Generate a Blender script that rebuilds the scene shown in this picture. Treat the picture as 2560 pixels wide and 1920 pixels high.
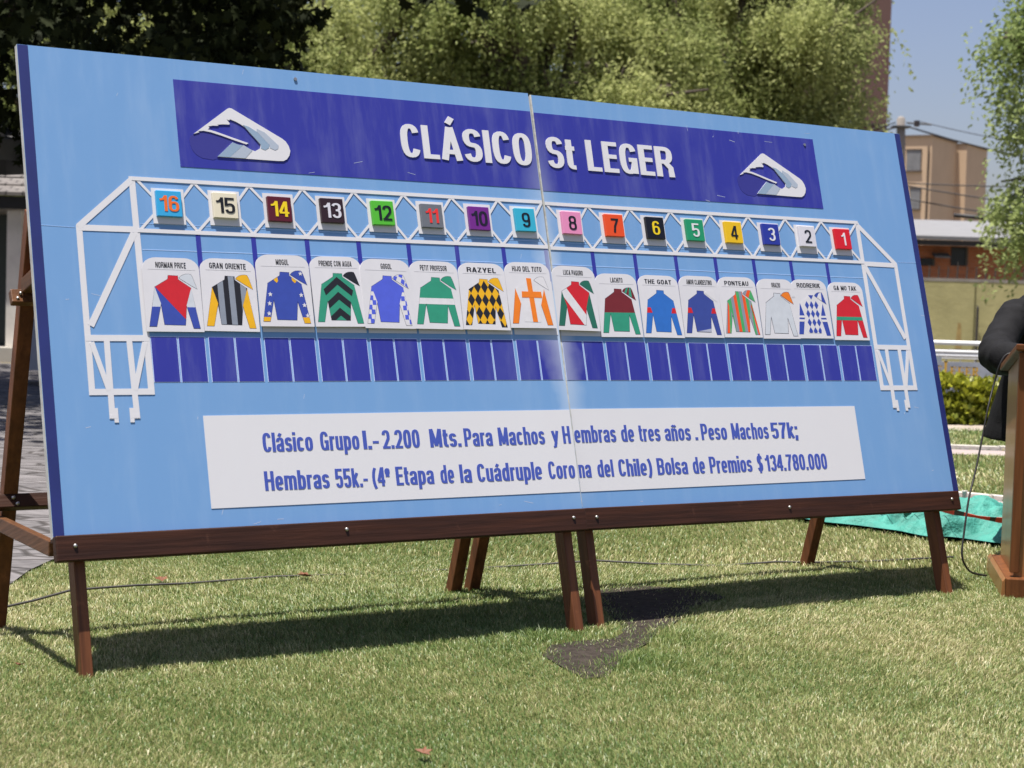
import bpy, bmesh, math, random
import numpy as np
from mathutils import noise as mnoise
from mathutils import Matrix, Vector

for o in list(bpy.data.objects):
    bpy.data.objects.remove(o, do_unlink=True)
scene = bpy.context.scene
COL = scene.collection
R = math.radians

# ------------------------------------------------------------------ camera
cam_data = bpy.data.cameras.new('camera')
cam_data.sensor_width = 36.0
cam_data.lens = 36.0 * 4350.0 / 2560.0
cam_data.clip_start = 0.1
cam_data.clip_end = 2000
cam_data.dof.use_dof = True
cam_data.dof.focus_distance = 6.15
cam_data.dof.aperture_fstop = 5.6
cam = bpy.data.objects.new('camera', cam_data)
COL.objects.link(cam)
cam.matrix_world = Matrix((
    (0.999574, -0.029172, 0.0, 0.0),
    (0.001526, 0.052291, -0.998631, 0.0),
    (0.029132, 0.998206, 0.052314, 1.133),
    (0, 0, 0, 1)))
scene.camera = cam

# ------------------------------------------------------------------ sky, sun, exposure
SUN = Vector((-0.150, -0.118, 0.980)).normalized()
world = bpy.data.worlds.new('World')
scene.world = world
world.use_nodes = True
wn = world.node_tree
bg = wn.nodes['Background']
sky = wn.nodes.new('ShaderNodeTexSky')
sky.sky_type = 'NISHITA'
sky.sun_disc = False
sky.sun_elevation = math.asin(SUN.z)
sky.sun_rotation = math.atan2(SUN.x, SUN.y)
sky.air_density = 1.0
sky.dust_density = 2.0
sky.ozone_density = 1.5
tint = wn.nodes.new('ShaderNodeMix')          # white balance of the sky
tint.data_type = 'RGBA'
tint.blend_type = 'MULTIPLY'
tint.inputs[0].default_value = 1.0
tint.inputs[7].default_value = (1.09, 1.0, 1.10, 1)
wn.links.new(sky.outputs[0], tint.inputs[6])
wn.links.new(tint.outputs[2], bg.inputs[0])
bg.inputs[1].default_value = 0.066
sun_data = bpy.data.lights.new('sun', 'SUN')
sun_data.energy = 5.0
sun_data.angle = R(0.55)
sun_data.color = (1.0, 0.955, 0.89)
sun = bpy.data.objects.new('sun', sun_data)
COL.objects.link(sun)
sun.rotation_euler = SUN.to_track_quat('Z', 'Y').to_euler()
scene.view_settings.view_transform = 'Standard'
scene.view_settings.look = 'None'
scene.view_settings.exposure = 0.82
scene.view_settings.gamma = 1.0
scene.cycles.max_bounces = 6
scene.cycles.transparent_max_bounces = 6

# ------------------------------------------------------------------ materials
def lin(c):
    return tuple(((x / 255.0) / 12.92 if x / 255.0 <= 0.04045 else ((x / 255.0 + 0.055) / 1.055) ** 2.4) for x in c)

def mat(name, col, rough=0.6, var=0.0, scale=8.0, col2=None, bump=0.0, bscale=40.0, spec=0.5,
        stretch=(1, 1, 1), coat=0.0, metal=0.0, trans=0.0):
    m = bpy.data.materials.new(name)
    m.use_nodes = True
    nt = m.node_tree
    b = nt.nodes['Principled BSDF']
    b.inputs['Roughness'].default_value = rough
    b.inputs['Specular IOR Level'].default_value = spec
    b.inputs['Metallic'].default_value = metal
    b.inputs['Coat Weight'].default_value = coat
    b.inputs['Coat Roughness'].default_value = 0.15
    b.inputs['Base Color'].default_value = (*col, 1)
    tc = nt.nodes.new('ShaderNodeTexCoord')
    mp = nt.nodes.new('ShaderNodeMapping')
    mp.inputs['Scale'].default_value = stretch
    nt.links.new(tc.outputs['Object'], mp.inputs[0])
    if var or col2:
        n = nt.nodes.new('ShaderNodeTexNoise')
        n.inputs['Scale'].default_value = scale
        n.inputs['Detail'].default_value = 6
        n.inputs['Roughness'].default_value = 0.62
        nt.links.new(mp.outputs[0], n.inputs[0])
        r = nt.nodes.new('ShaderNodeValToRGB')
        c2 = col2 or tuple(min(1, c * (1 + var)) for c in col)
        c1 = col if col2 else tuple(c * (1 - var) for c in col)
        r.color_ramp.elements[0].position = 0.32
        r.color_ramp.elements[1].position = 0.70
        r.color_ramp.elements[0].color = (*c1, 1)
        r.color_ramp.elements[1].color = (*c2, 1)
        nt.links.new(n.outputs[0], r.inputs[0])
        nt.links.new(r.outputs[0], b.inputs['Base Color'])
    if bump:
        n2 = nt.nodes.new('ShaderNodeTexNoise')
        n2.inputs['Scale'].default_value = bscale
        n2.inputs['Detail'].default_value = 5
        nt.links.new(mp.outputs[0], n2.inputs[0])
        bp = nt.nodes.new('ShaderNodeBump')
        bp.inputs['Strength'].default_value = bump
        bp.inputs['Distance'].default_value = 0.02
        nt.links.new(n2.outputs[0], bp.inputs['Height'])
        nt.links.new(bp.outputs[0], b.inputs['Normal'])
    return m

def board_mat(name, col, seam_u, seam_pale=0.5, rough=0.45):
    """painted / vinyl surface of the display board: faint mottling, uneven paler band along the centre joint, scuffs"""
    m = mat(name, col, rough, spec=0.35)
    nt = m.node_tree
    b = nt.nodes['Principled BSDF']
    tc = nt.nodes.new('ShaderNodeTexCoord')
    sep = nt.nodes.new('ShaderNodeSeparateXYZ')
    nt.links.new(tc.outputs['Object'], sep.inputs[0])
    def math_(op, a, bb=None, c=None):
        n = nt.nodes.new('ShaderNodeMath'); n.operation = op; n.use_clamp = False
        for i, x in enumerate((a, bb, c)):
            if x is None: continue
            if isinstance(x, (int, float)): n.inputs[i].default_value = x
            else: nt.links.new(x, n.inputs[i])
        return n.outputs[0]
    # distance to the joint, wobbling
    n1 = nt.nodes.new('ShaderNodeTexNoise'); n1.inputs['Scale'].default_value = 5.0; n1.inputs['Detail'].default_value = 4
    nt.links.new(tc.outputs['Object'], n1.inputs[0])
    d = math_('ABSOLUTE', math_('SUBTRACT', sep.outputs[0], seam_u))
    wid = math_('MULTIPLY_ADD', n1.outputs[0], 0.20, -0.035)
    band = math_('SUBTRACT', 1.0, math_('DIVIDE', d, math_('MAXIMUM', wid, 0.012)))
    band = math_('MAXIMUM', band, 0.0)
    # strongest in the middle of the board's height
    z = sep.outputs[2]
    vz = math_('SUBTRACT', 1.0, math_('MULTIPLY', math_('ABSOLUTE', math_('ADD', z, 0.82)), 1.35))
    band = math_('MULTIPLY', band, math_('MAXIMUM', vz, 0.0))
    band = math_('MULTIPLY', band, seam_pale)
    # scuffs
    mp = nt.nodes.new('ShaderNodeMapping'); mp.inputs['Scale'].default_value = (3, 3, 22); mp.inputs['Rotation'].default_value = (0, 0.25, 0)
    nt.links.new(tc.outputs['Object'], mp.inputs[0])
    n2 = nt.nodes.new('ShaderNodeTexNoise'); n2.inputs['Scale'].default_value = 3.0; n2.inputs['Detail'].default_value = 8; n2.inputs['Roughness'].default_value = 0.7
    nt.links.new(mp.outputs[0], n2.inputs[0])
    sc = math_('MULTIPLY', math_('MAXIMUM', math_('SUBTRACT', n2.outputs[0], 0.70), 0.0), 2.2)
    n3 = nt.nodes.new('ShaderNodeTexNoise'); n3.inputs['Scale'].default_value = 2.2; n3.inputs['Detail'].default_value = 5
    nt.links.new(tc.outputs['Object'], n3.inputs[0])
    cl = math_('MULTIPLY', math_('MAXIMUM', math_('SUBTRACT', n3.outputs[0], 0.55), 0.0), 0.30)
    mp4 = nt.nodes.new('ShaderNodeMapping'); mp4.inputs['Scale'].default_value = (9, 9, 1.3)
    nt.links.new(tc.outputs['Object'], mp4.inputs[0])
    n4 = nt.nodes.new('ShaderNodeTexNoise'); n4.inputs['Scale'].default_value = 1.6; n4.inputs['Detail'].default_value = 7; n4.inputs['Roughness'].default_value = .65
    nt.links.new(mp4.outputs[0], n4.inputs[0])
    st = math_('MULTIPLY', math_('MAXIMUM', math_('SUBTRACT', n4.outputs[0], 0.50), 0.0), 0.26)
    rg = nt.nodes.new('ShaderNodeMapRange'); rg.inputs['From Min'].default_value = .3; rg.inputs['From Max'].default_value = .75
    rg.inputs['To Min'].default_value = rough - .10; rg.inputs['To Max'].default_value = rough + .15
    nt.links.new(n4.outputs[0], rg.inputs[0]); nt.links.new(rg.outputs[0], b.inputs['Roughness'])
    bmp = nt.nodes.new('ShaderNodeBump'); bmp.inputs['Strength'].default_value = .18; bmp.inputs['Distance'].default_value = .004
    nt.links.new(n3.outputs[0], bmp.inputs['Height']); nt.links.new(bmp.outputs[0], b.inputs['Normal'])
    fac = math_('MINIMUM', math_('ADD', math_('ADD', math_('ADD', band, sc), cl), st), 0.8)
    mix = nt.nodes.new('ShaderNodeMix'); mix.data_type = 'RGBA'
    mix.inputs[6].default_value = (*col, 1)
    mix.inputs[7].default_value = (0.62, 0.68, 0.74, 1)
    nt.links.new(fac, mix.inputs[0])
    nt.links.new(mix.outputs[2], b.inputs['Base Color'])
    return m

def leaf_mat(name, ca, cb, rough=0.55, trans=0.35, spec=0.4):
    """leaves: colour varies from leaf to leaf, some light passes through"""
    m = bpy.data.materials.new(name)
    m.use_nodes = True
    nt = m.node_tree
    b = nt.nodes['Principled BSDF']
    out = nt.nodes['Material Output']
    at = nt.nodes.new('ShaderNodeAttribute'); at.attribute_name = 'rnd'
    r = nt.nodes.new('ShaderNodeValToRGB')
    r.color_ramp.elements[0].color = (*ca, 1)
    r.color_ramp.elements[1].color = (*cb, 1)
    nt.links.new(at.outputs['Fac'], r.inputs[0])
    nt.links.new(r.outputs[0], b.inputs['Base Color'])
    b.inputs['Roughness'].default_value = rough
    b.inputs['Specular IOR Level'].default_value = spec
    tr = nt.nodes.new('ShaderNodeBsdfTranslucent')
    nt.links.new(r.outputs[0], tr.inputs[0])
    mx = nt.nodes.new('ShaderNodeMixShader'); mx.inputs[0].default_value = trans
    nt.links.new(b.outputs[0], mx.inputs[1]); nt.links.new(tr.outputs[0], mx.inputs[2])
    nt.links.new(mx.outputs[0], out.inputs[0])
    return m

def wood_mat(name, c1, c2, axis=2, rough=0.38, scale=1.0):
    st = [14.0, 14.0, 14.0]; st[axis] = 0.9
    m = mat(name, c1, rough, col2=c2, scale=2.4 * scale, stretch=tuple(st), bump=0.12, bscale=5.0, coat=0.0, spec=0.5)
    nt = m.node_tree; b = nt.nodes['Principled BSDF']
    src = b.inputs['Base Color'].links[0].from_socket
    tc = nt.nodes.new('ShaderNodeTexCoord')
    n = nt.nodes.new('ShaderNodeTexNoise'); n.inputs['Scale'].default_value = 9; n.inputs['Detail'].default_value = 9; n.inputs['Roughness'].default_value = .75
    nt.links.new(tc.outputs['Object'], n.inputs[0])
    r = nt.nodes.new('ShaderNodeMapRange'); r.inputs['From Min'].default_value = .60; r.inputs['From Max'].default_value = .80; r.inputs['To Max'].default_value = .75
    nt.links.new(n.outputs[0], r.inputs[0])
    mx = nt.nodes.new('ShaderNodeMix'); mx.data_type = 'RGBA'
    mx.inputs[7].default_value = (min(1, c1[0] * 2.2 + .02), min(1, c1[1] * 2.2 + .02), min(1, c1[2] * 2.2 + .018), 1)
    nt.links.new(r.outputs[0], mx.inputs[0]); nt.links.new(src, mx.inputs[6]); nt.links.new(mx.outputs[2], b.inputs['Base Color'])
    return m

# ------------------------------------------------------------------ objects
def tag(o, label=None, cat=None, group=None, kind=None):
    if label: o['label'] = label
    if cat: o['category'] = cat
    if group: o['group'] = group
    if kind: o['kind'] = kind
    return o

def empty(name, loc=(0, 0, 0), mw=None):
    o = bpy.data.objects.new(name, None)
    o.empty_display_size = 0.1
    COL.objects.link(o)
    if mw is not None: o.matrix_world = mw
    else: o.location = loc
    return o

class MB:
    def __init__(s):
        s.v = []; s.f = []; s.m = []
    def add(s, verts, faces, mi=0):
        k = len(s.v)
        s.v += [tuple(x) for x in verts]
        s.f += [tuple(i + k for i in f) for f in faces]
        s.m += [mi] * len(faces)
        return s
    def box(s, a, b, mi=0):
        (x0, y0, z0), (x1, y1, z1) = a, b
        return s.add([(x0, y0, z0), (x1, y0, z0), (x1, y1, z0), (x0, y1, z0), (x0, y0, z1), (x1, y0, z1), (x1, y1, z1), (x0, y1, z1)],
                     [(0, 3, 2, 1), (4, 5, 6, 7), (0, 1, 5, 4), (1, 2, 6, 5), (2, 3, 7, 6), (3, 0, 4, 7)], mi)
    def hexa(s, p, mi=0):
        """8 corners: bottom ring then top ring"""
        return s.add(p, [(0, 3, 2, 1), (4, 5, 6, 7), (0, 1, 5, 4), (1, 2, 6, 5), (2, 3, 7, 6), (3, 0, 4, 7)], mi)
    def beam(s, p, q, w, d, side, mi=0):
        """square bar from p to q; side = direction of its width w, d = the other thickness"""
        p, q = Vector(p), Vector(q)
        ax = (q - p).normalized()
        sx = Vector(side); sx = (sx - ax * sx.dot(ax)).normalized()
        sy = ax.cross(sx)
        r = []
        for c in (p, q):
            for i, j in ((-1, -1), (1, -1), (1, 1), (-1, 1)):
                r.append(c + sx * (i * w / 2) + sy * (j * d / 2))
        return s.hexa(r, mi)
    def tube(s, pts, rad, n=8, mi=0, cap=True):
        pts = [Vector(p) for p in pts]
        if isinstance(rad, (int, float)): rad = [rad] * len(pts)
        k = len(s.v); prev = None
        for i, p in enumerate(pts):
            t = (pts[min(i + 1, len(pts) - 1)] - pts[max(i - 1, 0)]).normalized()
            if prev is None:
                a = Vector((0, 0, 1)) if abs(t.z) < 0.9 else Vector((1, 0, 0))
                x = t.cross(a).normalized()
            else:
                x = (prev - t * prev.dot(t)).normalized()
            prev = x
            y = t.cross(x)
            for j in range(n):
                a = 2 * math.pi * j / n
                s.v.append(tuple(p + (x * math.cos(a) + y * math.sin(a)) * rad[i]))
        for i in range(len(pts) - 1):
            for j in range(n):
                a = k + i * n + j; b = k + i * n + (j + 1) % n
                s.f.append((a, b, b + n, a + n)); s.m.append(mi)
        if cap:
            s.f.append(tuple(k + j for j in reversed(range(n)))); s.m.append(mi)
            s.f.append(tuple(k + (len(pts) - 1) * n + j for j in range(n))); s.m.append(mi)
        return s
    def prism(s, poly, n0, d=0.001, mi=0, smi=None):
        """flat shape on the board (u to the right, v down), front at n0-d, edges back to n0"""
        A = sum(poly[i][0] * poly[(i + 1) % len(poly)][1] - poly[(i + 1) % len(poly)][0] * poly[i][1] for i in range(len(poly)))
        if A > 0: poly = poly[::-1]
        N = len(poly)
        fr = [(u, n0 - d, -v) for u, v in poly]; bk = [(u, n0, -v) for u, v in poly]
        k = len(s.v)
        s.v += fr + bk
        s.f.append(tuple(range(k, k + N))); s.m.append(mi)
        for i in range(N):
            j = (i + 1) % N
            s.f.append((k + i, k + N + i, k + N + j, k + j)); s.m.append(mi if smi is None else smi)
        return s
    def rect(s, u0, v0, u1, v1, n0, d=0.001, mi=0):
        return s.prism([(u0, v0), (u1, v0), (u1, v1), (u0, v1)], n0, d, mi)
    def line(s, p, q, w, n0, d=0.001, mi=0):
        dx, dy = q[0] - p[0], q[1] - p[1]; L = math.hypot(dx, dy)
        nx, ny = -dy / L * w / 2, dx / L * w / 2
        return s.prism([(p[0] + nx, p[1] + ny), (q[0] + nx, q[1] + ny), (q[0] - nx, q[1] - ny), (p[0] - nx, p[1] - ny)], n0, d, mi)
    def strip(s, pts, w, h, closed, n0, d, mi=0):
        """pen stroke: w = thickness of upright parts, h = thickness of level parts"""
        N = len(pts); A = []; B = []
        for i in range(N):
            if closed: p, q = pts[i - 1], pts[(i + 1) % N]
            else: p, q = pts[max(i - 1, 0)], pts[min(i + 1, N - 1)]
            tx, ty = q[0] - p[0], q[1] - p[1]; L = math.hypot(tx, ty) or 1
            ox, oy = -ty / L * w / 2, tx / L * h / 2
            A.append((pts[i][0] + ox, pts[i][1] + oy)); B.append((pts[i][0] - ox, pts[i][1] - oy))
        k = len(s.v)
        for P in (A, B):
            s.v += [(u, n0 - d, -v) for u, v in P]
        for P in (A, B):
            s.v += [(u, n0, -v) for u, v in P]
        for i in range(N if closed else N - 1):
            j = (i + 1) % N
            s.f += [(k + i, k + j, k + N + j, k + N + i), (k + i, k + 2 * N + i, k + 2 * N + j, k + j), (k + N + i, k + N + j, k + 3 * N + j, k + 3 * N + i)]
            s.m += [mi] * 3
        return s
    def build(s, name, mats, parent=None, smooth=False, fix=False):
        me = bpy.data.meshes.new(name)
        me.from_pydata(s.v, [], s.f)
        if not isinstance(mats, (list, tuple)): mats = [mats]
        for m in mats: me.materials.append(m)
        me.polygons.foreach_set('material_index', s.m)
        if smooth: me.polygons.foreach_set('use_smooth', [True] * len(s.f))
        me.update()
        if fix:
            bm = bmesh.new(); bm.from_mesh(me); bmesh.ops.recalc_face_normals(bm, faces=bm.faces); bm.to_mesh(me); bm.free()
        o = bpy.data.objects.new(name, me)
        COL.objects.link(o)
        if parent is not None: o.parent = parent
        return o

def bevel(o, w=0.003, seg=2):
    b = o.modifiers.new('bevel', 'BEVEL'); b.width = w; b.segments = seg; b.limit_method = 'ANGLE'
    return o

# ------------------------------------------------------------------ lettering (bold grotesque built from pen strokes)
def arc(cx, cy, rx, ry, a0, a1, n=12, p=2.7):
    r = []
    for i in range(n + 1):
        a = R(a0 + (a1 - a0) * i / n); c, s_ = math.cos(a), math.sin(a)
        r.append((cx + rx * math.copysign(abs(c) ** (2 / p), c), cy + ry * math.copysign(abs(s_) ** (2 / p), s_)))
    return r

WID = dict(A=.54, B=.52, C=.50, D=.52, E=.44, F=.42, G=.52, H=.53, I=.17, J=.40, K=.53, L=.42, M=.66, N=.54, O=.52, P=.50, R=.53, S=.50, T=.46, U=.52, Y=.52, Z=.47)
WID.update(a=.45, b=.46, c=.43, d=.46, e=.45, h=.45, i=.16, k=.45, l=.16, m=.70, n=.45, o=.46, p=.46, r=.31, s=.42, t=.28, u=.45, y=.46)
WID.update({'Á': .54, 'á': .45, 'ñ': .45, 'ú': .45, '.': .17, ',': .17, ';': .17, '-': .30, '(': .26, ')': .26, 'ª': .26, '$': .50, ' ': .22})
WID.update({c: .47 for c in '0123456789'}); WID['1'] = .34

def glyph(ch, w, h):
    g = WID[ch]; a, b, c = w / 2, g - w / 2, g / 2
    t, o, m = 1 - h / 2, h / 2, .52
    X = .74; xt = X - h / 2; rx = (g - w) / 2
    S = lambda *p: (list(p), False)
    base = {'Á': 'A', 'á': 'a', 'ñ': 'n', 'ú': 'u'}.get(ch, ch)
    def bowl_r(y0, y1, xs=None):
        xr = b; x0 = min(g * .5, xr - .05)
        return [(a, y1), (x0, y1)] + arc(x0, (y0 + y1) / 2, xr - x0, (y1 - y0) / 2, 90, -90)[1:-1] + [(x0, y0), (a, y0)]
    def ess(top):
        mm = top * .51; tt = top - h / 2
        A = arc(c, (tt + mm) / 2, rx, (tt - mm) / 2, 12, 270, 14, 2.4)
        B = arc(c, (mm + o) / 2, rx, (mm - o) / 2, 90, -168, 14, 2.4)
        return A + B[1:]
    def arch(x0, x1):
        r = (x1 - x0) / 2
        return arc((x0 + x1) / 2, xt - .17, r, .17, 180, 0, 10) + [(x1, 0)]
    D = {
        'A': [S((a * .85, 0), (c - .01, 1)), S((c + .01, 1), (g - a * .85, 0)), S((g * .2, .25), (g * .8, .25))],
        'B': [S((a, 0), (a, 1)), (bowl_r(m, t), False), (bowl_r(o, m), False)],
        'C': [(arc(c, .5, rx, .5 - h / 2, 28, 332, 20), False)],
        'D': [S((a, 0), (a, 1)), (bowl_r(o, t), False)],
        'E': [S((a, 0), (a, 1)), S((a, t), (g, t)), S((a, m), (g * .93, m)), S((a, o), (g, o))],
        'F': [S((a, 0), (a, 1)), S((a, t), (g, t)), S((a, m), (g * .93, m))],
        'G': [(arc(c, .5, rx, .5 - h / 2, 28, 345, 20), False), S((b, .02), (b, .5)), S((c, .47), (g, .47))],
        'H': [S((a, 0), (a, 1)), S((b, 0), (b, 1)), S((a, m), (b, m))],
        'I': [S((c, 0), (c, 1))],
        'J': [([(b, 1), (b, .28)] + arc(c, .28, rx, .28 - h / 2, 0, -180, 10)[1:] + [(a, .34)], False)],
        'K': [S((a, 0), (a, 1)), S((a, .36), (b * 1.0, 1)), S((g * .38, .58), (b * 1.04, 0))],
        'L': [S((a, 0), (a, 1)), S((a, o), (g, o))],
        'M': [S((a, 0), (a, 1)), S((b, 0), (b, 1)), S((a * 1.1, 1), (c, .08)), S((g - a * 1.1, 1), (c, .08))],
        'N': [S((a, 0), (a, 1)), S((b, 0), (b, 1)), S((a * 1.1, 1), (g - a * 1.1, 0))],
        'O': [(arc(c, .5, rx, .5 - h / 2, 0, 360, 28)[:-1], True)],
        'P': [S((a, 0), (a, 1)), (bowl_r(.44, t), False)],
        'R': [S((a, 0), (a, 1)), (bowl_r(m - .02, t), False), S((g * .50, m), (b + .005, .3), (b + .02, 0))],
        'S': [(ess(1.0), False)],
        'T': [S((c, 0), (c, 1)), S((0, t), (g, t))],
        'U': [([(a, 1), (a, .3)] + arc(c, .3, rx, .3 - h / 2, 180, 360, 12)[1:-1] + [(b, .3), (b, 1)], False)],
        'Y': [S((a * .8, 1), (c, .38)), S((g - a * .8, 1), (c, .38)), S((c, .46), (c, 0))],
        'Z': [S((0, t), (g, t)), S((0, o), (g, o)), S((g - a * 1.1, t), (a * 1.1, o))],
        'a': [([(a, X * .7)] + arc(c, xt - .15, rx, .15, 160, 0, 10) + [(b, 0)], False), ([(b, X * .56)] + arc(c, X * .28, rx, X * .28 - h / 2, 90, 300, 12), False)],
        'b': [S((a, 0), (a, 1)), (arc(c, X / 2, rx, X / 2 - h / 2, 0, 360, 20)[:-1], True)],
        'c': [(arc(c, X / 2, rx, X / 2 - h / 2, 35, 325, 16), False)],
        'd': [S((b, 0), (b, 1)), (arc(c, X / 2, rx, X / 2 - h / 2, 0, 360, 20)[:-1], True)],
        'e': [(arc(c, X / 2, rx, X / 2 - h / 2, -4, 318, 18), False), S((a, X * .47), (b, X * .47))],
        'h': [S((a, 0), (a, 1)), (arch(a, b), False)],
        'i': [S((c, 0), (c, X)), S((c, .86), (c, 1))],
        'k': [S((a, 0), (a, 1)), S((a, .28), (b, X)), S((g * .4, .42), (b * 1.04, 0))],
        'l': [S((c, 0), (c, 1))],
        'm': [S((a, 0), (a, X)), (arch(a, c), False), (arch(c, b), False)],
        'n': [S((a, 0), (a, X)), (arch(a, b), False)],
        'o': [(arc(c, X / 2, rx, X / 2 - h / 2, 0, 360, 20)[:-1], True)],
        'p': [S((a, -.24), (a, X)), (arc(c, X / 2, rx, X / 2 - h / 2, 0, 360, 20)[:-1], True)],
        'r': [S((a, 0), (a, X)), (arc(a + .17, xt - .17, .17, .17, 180, 90, 6) + [(g, xt)], False)],
        's': [(ess(X), False)],
        't': [([(g * .42, .95), (g * .42, .2)] + arc(g * .42 + .12, .2, .12, .2 - h / 2, 180, 270, 5)[1:] + [(g, o)], False), S((0, xt), (g, xt))],
        'u': [([(a, X), (a, .22)] + arc(c, .22, rx, .22 - h / 2, 180, 360, 12)[1:], False), S((b, 0), (b, X))],
        'y': [S((a * .8, X), (c + .02, .02)), S((g - a * .8, X), (c - .05, -.16), (c - .17, -.18))],
        '.': [S((c, 0), (c, .17))], ',': [S((c, .17), (c - .03, -.12))],
        ';': [S((c, .57), (c, .74)), S((c, .17), (c - .03, -.14))],
        '-': [S((0, .36), (g, .36))],
        '(': [(arc(g * 1.15, .42, g * .98, .62, 118, 242, 10, 2), False)],
        ')': [(arc(-g * .15, .42, g * .98, .62, 62, -62, 10, 2), False)],
        'ª': [(arc(c, .76, .08, .12, 0, 360, 12)[:-1], True), S((b, .62), (b, .92)), S((0, .54), (g, .54))],
        '$': [(ess(1.0), False), S((c, -.1), (c, 1.1))],
        '0': [(arc(c, .5, rx, .5 - h / 2, 0, 360, 28)[:-1], True)],
        '1': [S((b, 0), (b, 1)), S((0, .72), (g * .45, .76), (b, .95))],
        '2': [(arc(c, t - .26, rx, .26, 170, -25, 12) + [(a + .05, o + .06), (a, o)], False), S((0, o), (g, o))],
        '3': [(arc(c, (t + m) / 2, rx, (t - m) / 2, 165, -80, 12, 2.4), False), (arc(c, (m + o) / 2, rx, (m - o) / 2, 80, -165, 12, 2.4), False), S((c - .04, m), (c + .07, m))],
        '4': [S((g * .70, 0), (g * .70, 1)), S((g * .62, .97), (a * .5, .28)), S((0, .26), (g, .26))],
        '5': [S((a * .8, t), (g * .95, t)), S((a * 1.0, 1), (a * .8, .46)), (arc(c, .32, rx, .32 - h / 2, 135, -165, 14), False)],
        '6': [(arc(c, .32, rx, .32 - h / 2, 0, 360, 22)[:-1], True), (arc(c, .62, rx, t - .62, 25, 180, 10) + [(a, .32)], False)],
        '7': [S((0, t), (g, t)), S((b, t), (g * .48, .45), (g * .36, 0))],
        '8': [(arc(c, (t + m) / 2, rx * .95, (t - m) / 2, 0, 360, 22)[:-1], True), (arc(c, (m + o) / 2, rx, (m - o) / 2, 0, 360, 22)[:-1], True)],
        '9': [(arc(c, .68, rx, .32 - h / 2, 0, 360, 22)[:-1], True), (arc(c, .38, rx, .38 - h / 2, 205, 360, 10) + [(b, .68)], False)],
        ' ': [],
    }
    out = list(D[base])
    if ch == 'Á': out.append(S((c - .035, 1.10), (c + .085, 1.30)))
    if ch in 'áú': out.append(S((c - .04, .80), (c + .06, .95)))
    if ch == 'ñ': out.append(S((a * .9, .84), (c - .05, .91), (c + .05, .85), (b, .92)))
    return g, out

def text(mb, string, u0, u1, vb, cap, n0, d=0.001, w=.155, h=.125, gap=.075, mi=0):
    """letters of cap height `cap` on the base line v = vb, fitted between u0 and u1"""
    tot = sum(WID[c] for c in string) + gap * (len(string) - 1)
    k = (u1 - u0) / (tot * cap)
    x = 0
    for idx, ch in enumerate(string):
        g, st = glyph(ch, w, h)
        for q, (pts, closed) in enumerate(st):
            P = [(u0 + (x + px) * cap * k, vb - py * cap) for px, py in pts]
            mb.strip(P, w * cap * k, h * cap, closed, n0, d + 0.00006 * (q + 4 * (idx % 2)), mi)
        x += g + gap
    return mb

# ================================================================== DISPLAY BOARDS
ML = Matrix(((0.850396, -0.504111, -0.150663, -1.53), (0.526133, 0.816580, 0.237448, 5.316), (0.003329, -0.281193, 0.959645, 1.8418), (0, 0, 0, 1)))
MR = Matrix(((0.844491, -0.515638, -0.144747, 0.037), (0.535559, 0.811368, 0.234218, 6.3136), (-0.003329, -0.275316, 0.961348, 1.8464), (0, 0, 0, 1)))
W = 1.83
LB = lin((108, 153, 214)); NAVY = lin((44, 44, 150)); DEEP = lin((24, 38, 108)); M = {}
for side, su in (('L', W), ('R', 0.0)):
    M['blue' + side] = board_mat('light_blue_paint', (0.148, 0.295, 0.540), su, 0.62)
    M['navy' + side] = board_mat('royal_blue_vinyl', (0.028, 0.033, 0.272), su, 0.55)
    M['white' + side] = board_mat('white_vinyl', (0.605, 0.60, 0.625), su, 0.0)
M['deep'] = mat('navy_edge_tape', (0.014, 0.022, 0.130), 0.45, var=0.15, scale=6)
M['navydark'] = mat('dark_navy_vinyl', (0.026, 0.027, 0.215), 0.5)
M['edge'] = mat('board_edge_paint', (0.50, 0.50, 0.48), 0.6, var=0.2, scale=20)
M['sgrey1'] = mat('grey_blue_vinyl', (0.23, 0.32, 0.43), 0.5)
M['sgrey2'] = mat('pale_grey_vinyl', (0.35, 0.40, 0.48), 0.5)
M['ink'] = mat('blue_ink', (0.048, 0.080, 0.37), 0.5)
M['black'] = mat('black_ink', (0.012, 0.012, 0.016), 0.5)
M['pale'] = mat('pale_line_paint', (0.36, 0.52, 0.78), 0.5)
M['joint'] = mat('grey_sealant', (0.45, 0.45, 0.42), 0.7, var=0.3, scale=30)
M['steel'] = mat('galvanised_steel', (0.42, 0.41, 0.39), 0.38, metal=0.85)

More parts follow.
